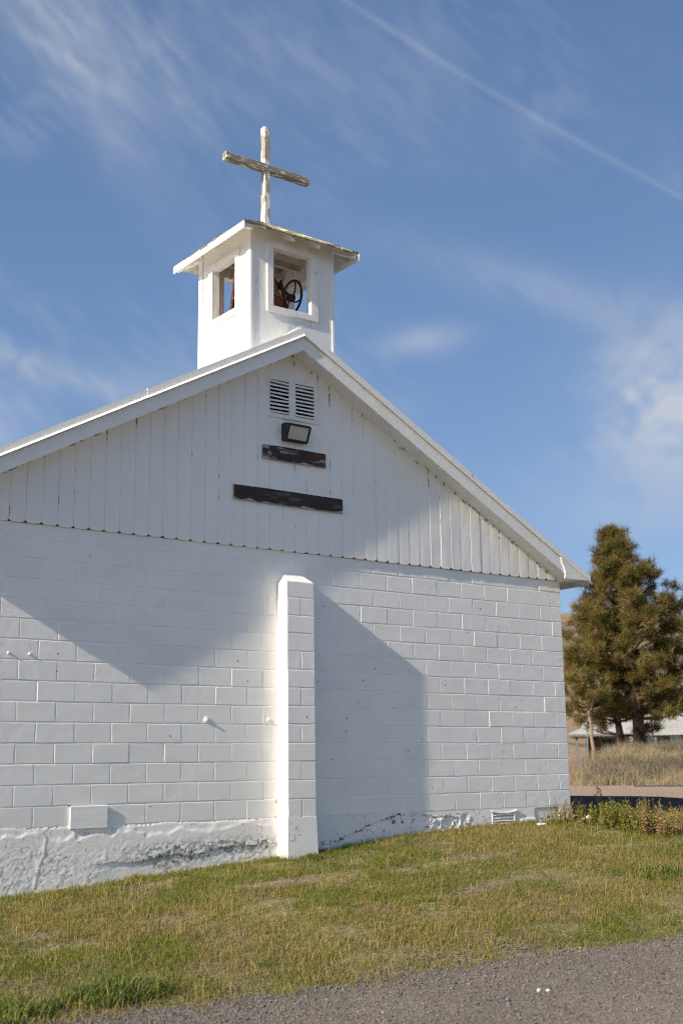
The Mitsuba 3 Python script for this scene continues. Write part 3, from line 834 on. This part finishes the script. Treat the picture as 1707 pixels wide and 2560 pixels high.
nrm = np.array([-dz_, dy_]) / math.hypot(dy_, dz_)
a_, b_ = np.array([-.098, 1.470]) + np.array([dy_, dz_]) * .10, np.array([-.098, 1.470]) + np.array([dy_, dz_]) * .93
add(fl + "__lens", yz_prism([tuple(a_ + nrm * .001), tuple(b_ + nrm * .001), tuple(b_ + nrm * .005), tuple(a_ + nrm * .005)], .496, .766), "lamp_lens")
rim = []
for q0, q1 in (((-.098, 1.470), a_), (b_, (-.176, 1.645))):
    q0, q1 = np.array(q0), np.array(q1)
    rim.append(yz_prism([tuple(q0 + nrm * .001), tuple(q1 + nrm * .001), tuple(q1 + nrm * .011), tuple(q0 + nrm * .011)], .468, .792))
for x0, x1 in ((.468, .494), (.768, .792)):
    rim.append(yz_prism([tuple(a_ + nrm * .0012), tuple(b_ + nrm * .0012), tuple(b_ + nrm * .0108), tuple(a_ + nrm * .0108)], x0, x1))
add(fl + "__rim", cat(rim), "black_housing")
for (x0, x1, z0, z1, lab) in ((.191, 1.090, 1.216, 1.389, "short dark board with whitish worn end on the gable, directly below the floodlight"), (-.197, 1.334, .686, .860, "long dark brown board on the gable, the lower and wider of two")):
    kk = key("sign_board")
    tag(kk, lab, "board")
    ch_ = [(x0, z0 + .004), (x0 + .3 * (x1 - x0), z0 - .002), (x1, z0), (x1, z1), (x0 + .6 * (x1 - x0), z1 + .002), (x0 + .28 * (x1 - x0), z1 + .003), (x0 + .012, z1 - .002), (x0, z1)]
    scene[kk + "__face"] = mikit.ply(xz_prism(ch_, -.052, -.046), "sign_wood")
    scene[kk + "__back"] = mikit.ply(xz_prism(ch_, -.0455, -.0245), "sign_edge")
cp = "cover_board"
tag(cp, "flat white painted board fixed over the lowest block course near the left edge", "cover board")
add(cp, box(-2.058, -1.655, -.024, -.0045, -2.868, -2.650, .003), "paint_cover")

# ------------------------------------------------------------------ vegetation helpers
def blades(P, H, W, C, lean, bend, two=True):
    """grass blades: three triangles each. P n x 3, H W n, C n x 3"""
    n = len(P)
    a = rng.uniform(0, 2 * np.pi, n)
    side = np.stack([np.cos(a), np.sin(a), 0 * a], 1)
    b = rng.uniform(0, 2 * np.pi, n)
    out = np.stack([np.cos(b), np.sin(b), 0 * b], 1)
    l = (np.abs(rng.normal(0, 1, n)) * lean)[:, None]
    k = (np.abs(rng.normal(0, 1, n)) * bend)[:, None]
    up = np.array([0, 0, 1.0])
    m = P + (up * .55 + out * l * .5) * H[:, None]
    t = P + (up * (1 - .35 * np.minimum(k, 1)) + out * (l + k)) * H[:, None]
    w = W[:, None] * side
    V = np.stack([P - w / 2, P + w / 2, m - w * .38, m + w * .38, t], 1).reshape(-1, 3)
    F = (np.array([[0, 1, 3], [0, 3, 2], [2, 3, 4]])[None] + (np.arange(n) * 5)[:, None, None]).reshape(-1, 3)
    base = .62
    cc = np.stack([C * base, C * base, C, C, C * 1.08], 1).reshape(-1, 3)
    return V, F, np.clip(C[:, None, :].repeat(5, 1).reshape(-1, 3), 0, 1)


def scatter(n, x0, x1, y0, y1):
    x, y = rng.uniform(x0, x1, n), rng.uniform(y0, y1, n)
    return x, y


def stuff(name, parts, label, catg):
    V, F, C, o = [], [], [], 0
    for v_, f_, c_ in parts:
        V.append(v_); F.append(f_ + o); C.append(c_); o += len(v_)
    V, F, C = np.vstack(V), np.vstack(F), np.vstack(C)
    kk = key(name)
    scene[kk] = mikit.ply((V, F), "leafy", color=C)
    tag(kk, label, catg, kind="stuff")
    return kk


# ------------------------------------------------------------------ lawn
def in_view(x, y, m=1.02):
    d = np.stack([x, y, ground_z(x, y)], -1) - CAM
    return (np.abs(d @ RGT) < (.5 / FPX * m) * (d @ FWD) + .25) & (d @ UPV > -(.5 / FPX * 1.5 * m) * (d @ FWD) - .4)


def lawn():
    x, y = scatter(760000, -6.2, 12.5, -4.3, 2.2)
    ok = in_view(x, y, 1.3)
    x, y = x[ok], y[ok]
    P2 = np.stack([x, y, 0 * x], -1)
    inside = (y > -.02) & (x < XR + .03)
    butt = (x > BX0 - .03) & (x < BX1 + .03) & (y > BY - .03)
    edge = y - road_edge(x)
    dens = sst(-.40, .40, edge + .9 * (nz(P2 * 2.8, 71, 4) - .5)) * (.55 + .45 * sst(.3, .5, nz(P2 * 2.2, 72, 3)))
    # strips of bare dirt that run along the slope, as if scraped
    strip = np.exp(-((y + 1.05 + .05 * x + .5 * (nz(P2 * [.5, .5, 1], 73, 3) - .5)) / .13) ** 2) * sst(-1.5, -.6, x) * sst(.40, .52, nz(P2 * [.9, 2, 1], 74, 3))
    strip += np.exp(-((y + 2.0 + .02 * x + .5 * (nz(P2 * [.5, .5, 1], 75, 3) - .5)) / .14) ** 2) * sst(.44, .56, nz(P2 * [.9, 2, 1], 76, 3))
    dens = dens * (1 - .93 * np.clip(strip, 0, 1) * sst(.22, .48, nz(P2 * 5, 78, 3))) * (1 - .8 * sst(.64, .72, nz(P2 * [1.6, 3, 1], 79, 4)))
    dens = dens * np.where(x > 5.2, sst(1.7, .9, y + .4 * (nz(P2 * 2, 77, 3) - .5)), 1)
    ok = (rng.uniform(0, 1, len(x)) < dens) & ~inside & ~butt
    x, y, P2 = x[ok], y[ok], P2[ok]
    n = len(x)
    z = ground_z(x, y) - .004
    g = nz(P2 * 1.1, 81, 4) + .35 * (nz(P2 * 5, 82, 3) - .5)
    green = np.clip(sst(.44, .60, g) * .95 + .60 * sst(-1.2, -.1, y) * sst(2.6, -.5, x) + .15 * sst(-3.0, -3.6, y) - .1, 0, 1)
    r = rng.uniform(0, 1, n)
    lo, hi = np.array([.12, .17, .030]), np.array([.22, .26, .045])
    st0, st1 = np.array([.46, .36, .15]), np.array([.36, .25, .12])
    cg = lo + (hi - lo) * rng.uniform(0, 1, (n, 1))
    cs = st0 + (st1 - st0) * rng.uniform(0, 1, (n, 1))
    pick = (r < .30 + .66 * green)[:, None]
    C = np.where(pick, cg, cs)
    olive = np.array([.27, .255, .062])
    C = C * .72 + olive * .28 * rng.uniform(.8, 1.2, (n, 1))
    C *= rng.uniform(.8, 1.2, (n, 1))
    H = rng.gamma(5, .0070, n) * (.75 + .6 * nz(P2 * 2.6, 83, 3)) * np.where(r > .985, 2.4, 1)
    W = rng.uniform(.0035, .0075, n)
    a = blades(np.stack([x, y, z], 1), H, W, C, .35, .30)
    # tall dry stems, thin and pale
    x, y = scatter(2200, -4.6, 11, -3.9, 1.0)
    P2 = np.stack([x, y, 0 * x], -1)
    ok = in_view(x, y) & ~((y > -.05) & (x < XR + .05)) & (y > road_edge(x)) & (nz(P2 * 1.3, 84, 3) > .47) & ~((x > BX0 - .03) & (x < BX1 + .03) & (y > BY - .03))
    x, y = x[ok], y[ok]
    n = len(x)
    C = np.array([.58, .46, .22]) * rng.uniform(.75, 1.2, (n, 1))
    b = blades(np.stack([x, y, ground_z(x, y)], 1), rng.uniform(.07, .20, n), rng.uniform(.0025, .0042, n), C, .35, .35)
    return a, b


la, lb = lawn()
stuff("lawn_grass", [la, lb], "patchy short green and straw coloured grass sloping up to the church wall", "grass")


def clump(cx_, cy_, r_, n, h, cols, w=(.007, .014), lean=.5, bend=.45, squash=1.0):
    a = rng.uniform(0, 2 * np.pi, n)
    q = r_ * np.sqrt(rng.uniform(0, 1, n))
    x, y = cx_ + q * np.cos(a), cy_ + q * np.sin(a) * squash
    c = np.array(cols)[rng.integers(0, len(cols), n)] * rng.uniform(.75, 1.2, (n, 1))
    hh = h * rng.uniform(.45, 1.0, n) * (1 - .5 * (q / r_) ** 2)
    return blades(np.stack([x, y, ground_z(x, y)], 1), hh, rng.uniform(*w, n), c, lean, bend)


GREEN = [(.11, .17, .045), (.15, .21, .05), (.19, .25, .06), (.26, .28, .08), (.34, .31, .12)]


GRASS_CLUMPS = (((-3.25, -3.42, .45, 620, .24), "broad tuft of tall green grass at the gravel edge, right of the corner tuft"),
                ((-4.05, -3.50, .38, 420, .19), "tuft of tall green grass at the gravel edge in the bottom left corner"),
                ((3.95, -2.35, .42, 420, .17), "bright green tuft of longer grass on the lawn near the right edge"),
                ((.62, -.36, .12, 300, .10), "small green grass tuft at the foot of the buttress"))
for (a_, lab) in GRASS_CLUMPS:
    v_, f_, c_ = clump(*a_, GREEN, squash=.55)
    kk = key("grass_tuft")
    scene[kk] = mikit.ply((v_, f_), "leafy", color=c_)
    tag(kk, lab, "grass tuft")

# weeds along the wall foot on the right and beside the corner
def weed(x, y, h, n_stem, cols, leafy_, spread=.10):
    parts = []
    z = float(ground_z(x, y))
    V, F, C, o = [], [], [], 0
    for s in range(n_stem):
        a, l = rng.uniform(0, 2 * np.pi), abs(rng.normal(0, .16))
        b = np.array([x + rng.normal(0, spread), y + rng.normal(0, spread), z - .01])
        hh = h * rng.uniform(.55, 1.0)
        tip = b + np.array([math.cos(a) * l * hh, math.sin(a) * l * hh, hh])
        mid = (b + tip) / 2 + np.array([rng.normal(0, .02), rng.normal(0, .02), .02])
        col = np.array(cols[rng.integers(0, len(cols))])
        t = tube([b, mid, tip], [.004, .003, .0015], 3, False)
        V.append(t.vertices); F.append(t.faces + o); C.append(np.tile(col * .8, (len(t.vertices), 1))); o += len(t.vertices)
        nl = int(leafy_ * hh / .02)
        ts = rng.uniform(.12, 1, nl)
        base = b + (tip - b) * ts[:, None] + (mid - (b + tip) / 2) * (4 * ts * (1 - ts))[:, None]
        ang = rng.uniform(0, 2 * np.pi, nl)
        L = rng.uniform(.02, .055, nl) * (1.25 - .7 * ts)
        d = np.stack([np.cos(ang), np.sin(ang), rng.uniform(.1, 1.0, nl)], 1)
        d /= np.linalg.norm(d, axis=1, keepdims=True)
        sd = np.cross(d, rng.normal(0, 1, (nl, 3)))
        sd /= np.linalg.norm(sd, axis=1, keepdims=True) + 1e-9
        v_ = np.stack([base, base + d * L[:, None] * .5 + sd * L[:, None] * .2, base + d * L[:, None], base + d * L[:, None] * .5 - sd * L[:, None] * .2], 1).reshape(-1, 3)
        f_ = (np.array([[0, 1, 2], [0, 2, 3]])[None] + (np.arange(nl) * 4)[:, None, None]).reshape(-1, 3)
        V.append(v_); F.append(f_ + o); C.append(np.repeat(col * rng.uniform(.7, 1.25, (nl, 1)), 4, 0)); o += len(v_)
    return np.vstack(V), np.vstack(F), np.clip(np.vstack(C), 0, 1)


WG = [(.24, .25, .055), (.30, .30, .07), (.38, .34, .10), (.26, .25, .08)]
WR = [(.44, .29, .13), (.40, .28, .12), (.50, .38, .20), (.36, .29, .10)]
SPOTS = [(5.05, -.33, .33, 0), (5.10, -.55, .26, 0), (5.20, -.45, .34, 0), (5.27, -.68, .30, 0), (5.34, -.55, .36, 0), (5.36, -.82, .26, 0), (5.55, -.55, .34, 0), (5.48, -.38, .36, 0), (5.70, -.40, .33, 0), (5.85, -.2, .34, 0), (5.15, -.8, .18, 0), (5.62, -.75, .28, 0),
         (5.42, -.98, .44, 1), (5.50, -.86, .47, 1), (5.57, -1.02, .42, 1), (5.66, -.88, .46, 1), (5.52, -1.14, .28, 1), (5.98, -1.0, .37, 1), (6.08, -.94, .33, 1),
         (4.80, -.16, .36, 2), (4.95, -.30, .28, 2), (4.62, -.14, .24, 2), (4.88, -.12, .30, 2), (4.45, -.22, .18, 2)]
patch = ([], [], [])
for (x, y, h, t) in SPOTS:
    patch[t].append(weed(x, y, h, (15, 13, 8)[t], (WG, WR, WG + WR)[t], (2.0, 1.5, 1.2)[t], (.13, .10, .07)[t]))
stuff("green_weeds", patch[0], "tangle of leafy yellow green weeds beside the right bottom corner of the church", "weeds")
stuff("rusty_weeds", patch[1], "tangle of tall rust brown dried weeds right of the green weeds", "weeds")
stuff("wall_weeds", patch[2], "thin mixed green and brown weeds at the wall foot by the right corner", "weeds")
for k, (x, y, h, c, lab) in {"dry_dock_weed": (5.42, .16, .34, WR, "single rust coloured seed stalk weed nearest the church corner"), "tall_weed": (5.98, .30, .50, WG, "tallest leafy green weed standing above the tangle near the corner")}.items():
    v_, f_, c_ = weed(x, y, h, 5, c, 2.6, .025)
    scene[k] = mikit.ply((v_, f_), "leafy", color=c_)
    tag(k, lab, "weed")
# low reddish dead stalks along the wall foot
parts = []
for x in np.arange(1.15, 4.4, .045):
    y = -.05 - abs(rng.normal(0, .05))
    parts.append(clump(x, y, .05, 7, .10, [(.24, .15, .09), (.30, .21, .13), (.18, .13, .08)], (.003, .006), .4, .3))
stuff("dead_stalks", parts, "low reddish brown dead stalks along the foot of the wall right of the buttress", "dry stalks")

# stones lying on the road
oct_ = trimesh.creation.icosphere(subdivisions=0)
def stone_field(n):
    x, y = scatter(n * 4, -6, 5.4, -7.6, -3.2)
    ok = in_view(x, y, 1.15) & (y < road_edge(x) + .30 * np.abs(rng.normal(0, 1, len(x))))
    x, y = x[ok][:n], y[ok][:n]
    n = len(x)
    s = rng.gamma(3.0, .0018, n) + .0015
    A = rng.normal(0, 1, (n, 3, 3))
    V0 = np.array([[1, 0, 0], [-1, 0, 0], [0, 1, 0], [0, -1, 0], [0, 0, 1], [0, 0, -1]], float)
    F0 = np.array([[0, 2, 4], [2, 1, 4], [1, 3, 4], [3, 0, 4], [2, 0, 5], [1, 2, 5], [3, 1, 5], [0, 3, 5]])
    Q, _ = np.linalg.qr(A)
    V = np.einsum("nij,kj->nki", Q, V0) * rng.uniform(.7, 1.15, (n, 6, 1)) * s[:, None, None]
    V[..., 2] *= .75
    z = np.maximum(ground_z(x, y), ROADZ + .004) + s * .35
    V += np.stack([x, y, z], 1)[:, None]
    det = np.linalg.det(Q) < 0
    F = np.where(det[:, None, None], F0[None, :, ::-1], F0[None]) + (np.arange(n) * 6)[:, None, None]
    g = rng.uniform(.11, .24, (n, 1))
    g[rng.uniform(0, 1, n) > .985] = .32
    C = g * np.array([1.0, .90, .82]) * rng.uniform(.93, 1.07, (n, 3))
    return V.reshape(-1, 3), F.reshape(-1, 3), np.repeat(C, 6, 0)


v_, f_, c_ = stone_field(66000)
kk = key("road_stones")
scene[kk] = mikit.ply((v_, f_), "stones", color=c_)
tag(kk, "loose grey brown gravel stones lying on the road", "gravel", kind="stuff")

# scraps
def chip(k, x, y, s, sd, lab, flat=.5):
    m_ = trimesh.creation.icosphere(subdivisions=2)
    v = m_.vertices
    v = v * (1 + .7 * (nz(v * 1.3 + sd, 90 + sd, 2)[:, None] - .5)) * [s, s * .7, s * flat]
    v = v + [x, y, max(float(ground_z(x, y)), ROADZ + .004) + s * flat * .7]
    kk = key(k)
    scene[kk] = mikit.ply(trimesh.Trimesh(v, m_.faces, process=False), "chip_white", smooth=40)
    tag(kk, lab, k.replace("_", " "))


chip("litter_scrap", -.724, -5.043, .017, 1, "crumpled white scrap lying on the gravel, the left of the close pair", .9)
chip("litter_scrap", -.664, -5.073, .021, 2, "crumpled white scrap lying on the gravel, the right of the close pair", .5)
chip("paint_flake", 4.30, -.22, .075, 3, "long white flake lying in the grass in front of the wall vent", .3)
chip("paint_flake", 5.32, -.10, .06, 4, "white chunk lying at the right bottom corner of the church", .8)

# ------------------------------------------------------------------ far side: bank, trees, house, hill
E2, L2 = np.array([.766, .643]), np.array([.643, -.766])


def st(s, t):
    q = np.array([-7.364, -11.651]) + s * E2 + t * L2
    return float(q[0]), float(q[1])


def bank_grass(n):
    s, t = rng.uniform(36.5, 58, n), rng.uniform(-5.0, 6.5, n)
    x, y = -7.364 + s * .766 + t * .643, -11.651 + s * .643 - t * .766
    P2 = np.stack([x, y, 0 * x], -1)
    big, mid = nz(P2 * .42, 91, 4), nz(P2 * 1.3, 95, 3)
    d = sst(-2.3, -.8, t + 1.6 * (big - .5)) * sst(.0, .8, s - 36.5 + 2.0 * (nz(P2 * .8, 92, 3) - .5)) * (.35 + .65 * sst(.38, .58, mid)) + .03
    ok = rng.uniform(0, 1, n) < d
    x, y, big, mid, P2 = x[ok], y[ok], big[ok], mid[ok], P2[ok]
    n = len(x)
    k = sst(.40, .60, nz(P2 * [.5, .5, 1], 93, 4) + .08 * rng.normal(0, 1, n))[:, None]
    C = (np.array([.235, .20, .155]) * (1 - k) + np.array([.46, .385, .245]) * k) * rng.uniform(.75, 1.2, (n, 1))
    H = rng.uniform(.16, .46, n) * (.55 + 1.1 * sst(.40, .75, mid))
    return blades(np.stack([x, y, ground_z(x, y) - .02], 1), H, rng.uniform(.010, .022, n), C, .32, .4)


stuff("dry_bank_grass", [bank_grass(112000)], "tall pale dry grass covering the bank in front of the far house", "dry grass")


def needle_tufts(centres, dirs, length, n, cols, w, tone):
    m = len(centres)
    d = rng.normal(0, 1, (m, n, 3)) + dirs[:, None, :] * .9
    d /= np.linalg.norm(d, axis=2, keepdims=True)
    L = length * rng.uniform(.55, 1.1, (m, n, 1))
    base = centres[:, None, :] + rng.normal(0, length * .22, (m, n, 3))
    sd = np.cross(d, rng.normal(0, 1, (m, n, 3)))
    sd /= np.linalg.norm(sd, axis=2, keepdims=True) + 1e-9
    V = np.stack([base - sd * w, base + sd * w, base + d * L + sd * w * .3], 2).reshape(-1, 3)
    F = np.arange(len(V)).reshape(-1, 3)
    c = np.array(cols)[rng.integers(0, len(cols), m)] * rng.uniform(.85, 1.15, (m, 1)) * np.array(tone)[:, None]
    c = (c[:, None, :] * rng.uniform(.8, 1.2, (m, n, 1))).reshape(-1, 3)
    return V, F, np.clip(np.repeat(c, 3, 0), 0, 1)


PINE = [(.215, .175, .052), (.17, .155, .045), (.235, .175, .07), (.125, .125, .036), (.19, .165, .05), (.27, .175, .08)]


def pine(name, label, x, y, h, prof, trunk_r, seed, cb, n_whorl, tuft=.34, dens=1.0, lean=(0, 0), cols=PINE, bark="bark", group=None, trunkline=None):
    """prof(t) is the crown radius at relative height t; cb the relative height of the lowest boughs"""
    r = np.random.default_rng(seed)
    z0 = float(ground_z(x, y))
    kk = key(name)
    tag(kk, label, "pine tree", group)
    path = [np.array([x + lean[0] * t * t + r.normal(0, .03) * (t > 0), y + lean[1] * t * t, z0 - .2 + (h + .2) * t]) for t in np.linspace(0, 1, 12)]
    rad = [trunk_r * (1.25 if i == 0 else 1) * (1 - .93 * t) for i, t in enumerate(np.linspace(0, 1, 12))]
    scene[kk + "__trunk"] = mikit.ply(tube(path, rad, 12), bark, smooth=True)
    limbs, cen, dr_, tone = [], [], [], []
    for i in range(n_whorl):
        t = cb + (1 - cb) * ((i + r.uniform(0, .9)) / n_whorl) ** .92
        R = prof((t - cb) / (1 - cb))
        for a in np.arange(0, 2 * np.pi, 2 * np.pi / 3.9) + r.uniform(0, 6):
            a = a + r.normal(0, .3)
            L = R * r.uniform(.55, 1.15)
            if r.uniform() < .10:
                L *= .5
            b = np.array([x + lean[0] * t * t, y + lean[1] * t * t, z0 + h * t])
            up = r.uniform(-.05, .42) + .35 * t
            e = b + np.array([math.cos(a) * L, math.sin(a) * L, L * up])
            mid = (b + e) / 2 + np.array([0, 0, -.08 * L])
            limbs.append(tube([b, mid, e], [.028 + .012 * L, .02 + .006 * L, .01], 5, False))
            d_ = (e - b) / (np.linalg.norm(e - b) + 1e-9)
            sdv = np.cross(d_, [0, 0, 1.0])
            for q in range(max(2, int((1.6 + L * 2.3) * dens))):
                f = 1.0 if q == 0 else r.uniform(.30, .98) ** .7
                c = b * (1 - f) ** 2 + 2 * mid * f * (1 - f) + e * f ** 2
                off = sdv * r.uniform(-1, 1) * (.10 + .34 * L * (1 - .6 * f)) * (q > 0) + np.array([0, 0, r.uniform(-.02, .16)])
                if q:
                    limbs.append(tube([c, c + off], [.014, .006], 4, False))
                c = c + off
                shade_ = r.uniform(.6, 1.4)
                for w_ in range(r.integers(2, 6)):
                    tone.append(shade_)
                    cen.append(c + r.normal(0, 1, 3) * [.13, .13, .085])
                    o = d_ * .5 + off * .8 + np.array([0, 0, .75]) + r.normal(0, .25, 3)
                    dr_.append(o / np.linalg.norm(o))
    scene[kk + "__limbs"] = mikit.ply(cat(limbs), bark, smooth=True)
    tag(kk + "__limbs", kind="stuff")
    v_, f_, c_ = needle_tufts(np.array(cen), np.array(dr_), tuft * 1.08, 26, cols, .0145, tone)
    scene[kk + "__crown"] = mikit.ply((v_, f_), "leafy", color=c_)
    return kk


cone = lambda t: 3.3 * (1 - t) ** .62 * (.55 + .45 * min(1, t / .10 + .4)) + .25
PR_T, PR_R = [0, .10, .18, .39, .555, .70, .80, .905, .96, 1.0], [2.2, 2.8, 3.1, 3.2, 2.7, 1.9, 1.2, .75, .5, .2]
bx, by = st(58, .05)
pine("pine_tree", "tall broad pine with the thicker trunk in front of the far house", bx, by, 10.25, lambda t: float(np.interp(.14 + .86 * t, PR_T, PR_R)), .30, 11, .14, 33, .34, 1.15, (-.58, .48))
bx, by = st(59.5, -.78)
pine("pine_tree", "slimmer pine close on the left of the thickest trunk, before the far house", bx, by, 7.2, lambda t: 2.1 * (1 - t) ** .6 + .3, .20, 23, .13, 19, .34, 1.0, (-.75, .6))
bx, by = st(54, -1.85)
pine("young_pine", "young pine with a thin pale leaning trunk just right of the church corner", bx, by, 4.6, lambda t: .95 * (1 - t) ** .5 + .2, .095, 31, .40, 9, .30, .8, (-.40, .36), cols=PINE, bark="pale_bark")
bx, by = st(60, 4.35)
pine("pine_tree", "dark pine at the right edge whose boughs reach into view", bx, by, 10.0, lambda t: 3.4 * (1 - t) ** .5 * (.8 + .3 * math.sin(t * 21)) + .3, .34, 47, .12, 22, .36, .9)

# far house: low metal roof, dim walls
hs = "far_house"
tag(hs, "low grey house with a pale metal hipped roof behind the pines", "house")
HS, HT = 84.0, -4.5


def hp(s, t, z):
    q = st(HS + s, t)
    return (q[0], q[1], z)


ze, zp = -.36, .86
LEN = 24.0
g = -2.75
roofp = np.array([hp(-1.0, HT, ze - .02), hp(-1.0, HT + LEN, ze + .15), hp(8, HT + LEN, ze), hp(8, HT, ze), hp(3.5, HT + 2.6, zp), hp(3.5, HT + LEN, zp + .7)])
v = np.vstack([roofp, roofp - [0, 0, .13]])
f = [(0, 1, 5), (0, 5, 4), (0, 4, 3), (2, 3, 4), (2, 4, 5), (1, 2, 5)]
f = f + [(c + 6, b + 6, a + 6) for a, b, c in f] + [(0, 6, 7), (0, 7, 1), (3, 9, 6), (3, 6, 0), (1, 7, 8), (1, 8, 2), (2, 8, 9), (2, 9, 3)]
add(hs + "__roof", trimesh.Trimesh(v, np.array(f), process=False), "house_roof")


def hbox(s0, s1, t0, t1, z0, z1):
    return hull([hp(s, t, z) for s in (s0, s1) for t in (t0, t1) for z in (z0, z1)])


add(hs + "__wall", hbox(.9, 7.5, HT + 1.95, HT + LEN - .5, g - .5, ze - .1), "house_wall")
add(hs + "__end_wall", hbox(.3, 5.5, HT + 1.15, HT + 1.95, g - .5, ze - .13), "house_brown")
add(hs + "__porch_post", hbox(-.7, -.5, HT + .5, HT + .65, g - .4, ze - .12), "house_trim")
add(hs + "__fascia", hbox(-1.06, -1.005, HT, HT + 5.1, ze - .18, ze - .03), "house_trim")
for t0, w_ in ((2.2, 1.3), (4.0, .8), (6.2, .9)):
    kk = add(hs + "__window", hbox(.86, .895, HT + t0, HT + t0 + w_, g + .95, ze - .35), "window_glass")
    add(kk + "__sill", hbox(.80, .855, HT + t0 - .05, HT + t0 + w_ + .05, g + .87, g + .945), "white_plastic")
add(hs + "__door", hbox(.86, .895, HT + 7.4, HT + 8.1, g, ze - .35), "house_door")
# porch gable towards the camera on the right
pv = np.array([hp(-2.6, HT + 5.2, ze - .12), hp(-2.6, HT + 9.8, ze - .12), hp(.5, HT + 5.2, ze + .38), hp(.5, HT + 9.8, ze + .38)])
v = np.vstack([pv, pv - [0, 0, .1]])
add(hs + "__porch_roof", hull(v), "house_roof")
for t0 in (5.5, 9.4):
    add(hs + "__porch_post", hbox(-2.4, -2.25, HT + t0, HT + t0 + .15, g - .4, ze - .2), "house_trim")
for i_, (s_, t_, w_, zt, lab) in enumerate(((62, -.42, .30, -1.02, "white barrel with an orange lid between the two thick pine trunks"), (63, .46, .28, -1.06, "white tub at the house front, right of the thickest pine trunk"), (64, 1.55, .55, -1.0, "long low white trough near the right edge, in front of the far house"))):
    kk = key("white_container")
    tag(kk, lab, "container")
    A = lambda a, b, z: np.array([*st(s_ + a, t_ + b), z])
    z = float(ground_z(*st(s_, t_)))
    scene[kk + "__body"] = mikit.ply(hull([A(a, b, zz) for a in (0, .3) for b, zz in ((.02, z - .1), (w_ - .02, z - .1), (0, zt), (w_, zt))]), "white_plastic")
    scene[kk + "__lid"] = mikit.ply(hull([A(a, b, zz) for a in (.03, .27) for b in (.03, w_ * .7) for zz in (zt + .001, zt + .05)]), "orange_paint" if i_ != 1 else "white_plastic")
up_ = "utility_pole"
tag(up_, "short dark pole with a crossarm standing before the house roof", "pole")
q = st(70, .78)
zq = float(ground_z(*q))
add(up_ + "__post", tube([(q[0], q[1], zq - .2), (q[0], q[1], .10)], [.06, .045], 8), "pole_wood")
add(up_ + "__crossarm", hull([np.array([q[0], q[1], .02]) + np.array([L2[0] * a + E2[0] * b, L2[1] * a + E2[1] * b, c]) for a in (-.45, .45) for b in (-.05, -.1) for c in (-.03, .03)]), "pole_wood")
dsh = "satellite_dish"
tag(dsh, "grey green satellite dish on a thin mast by the left end of the far house", "satellite dish")
q = st(72, -2.83)
zq = float(ground_z(*q))
m_ = trimesh.creation.icosphere(subdivisions=3)
vv = m_.vertices * [.34, .34, .08]
m_ = trimesh.Trimesh(vv, m_.faces)
m_.apply_transform(trimesh.transformations.rotation_matrix(1.1, [.6, -.7, 0]))
m_.apply_translation((q[0], q[1], -.10))
add(dsh + "__reflector", m_, "dish_grey", smooth=True)
add(dsh + "__mast", tube([(q[0], q[1], zq - .2), (q[0] + .1, q[1], -.2)], .04, 7), "dish_grey")
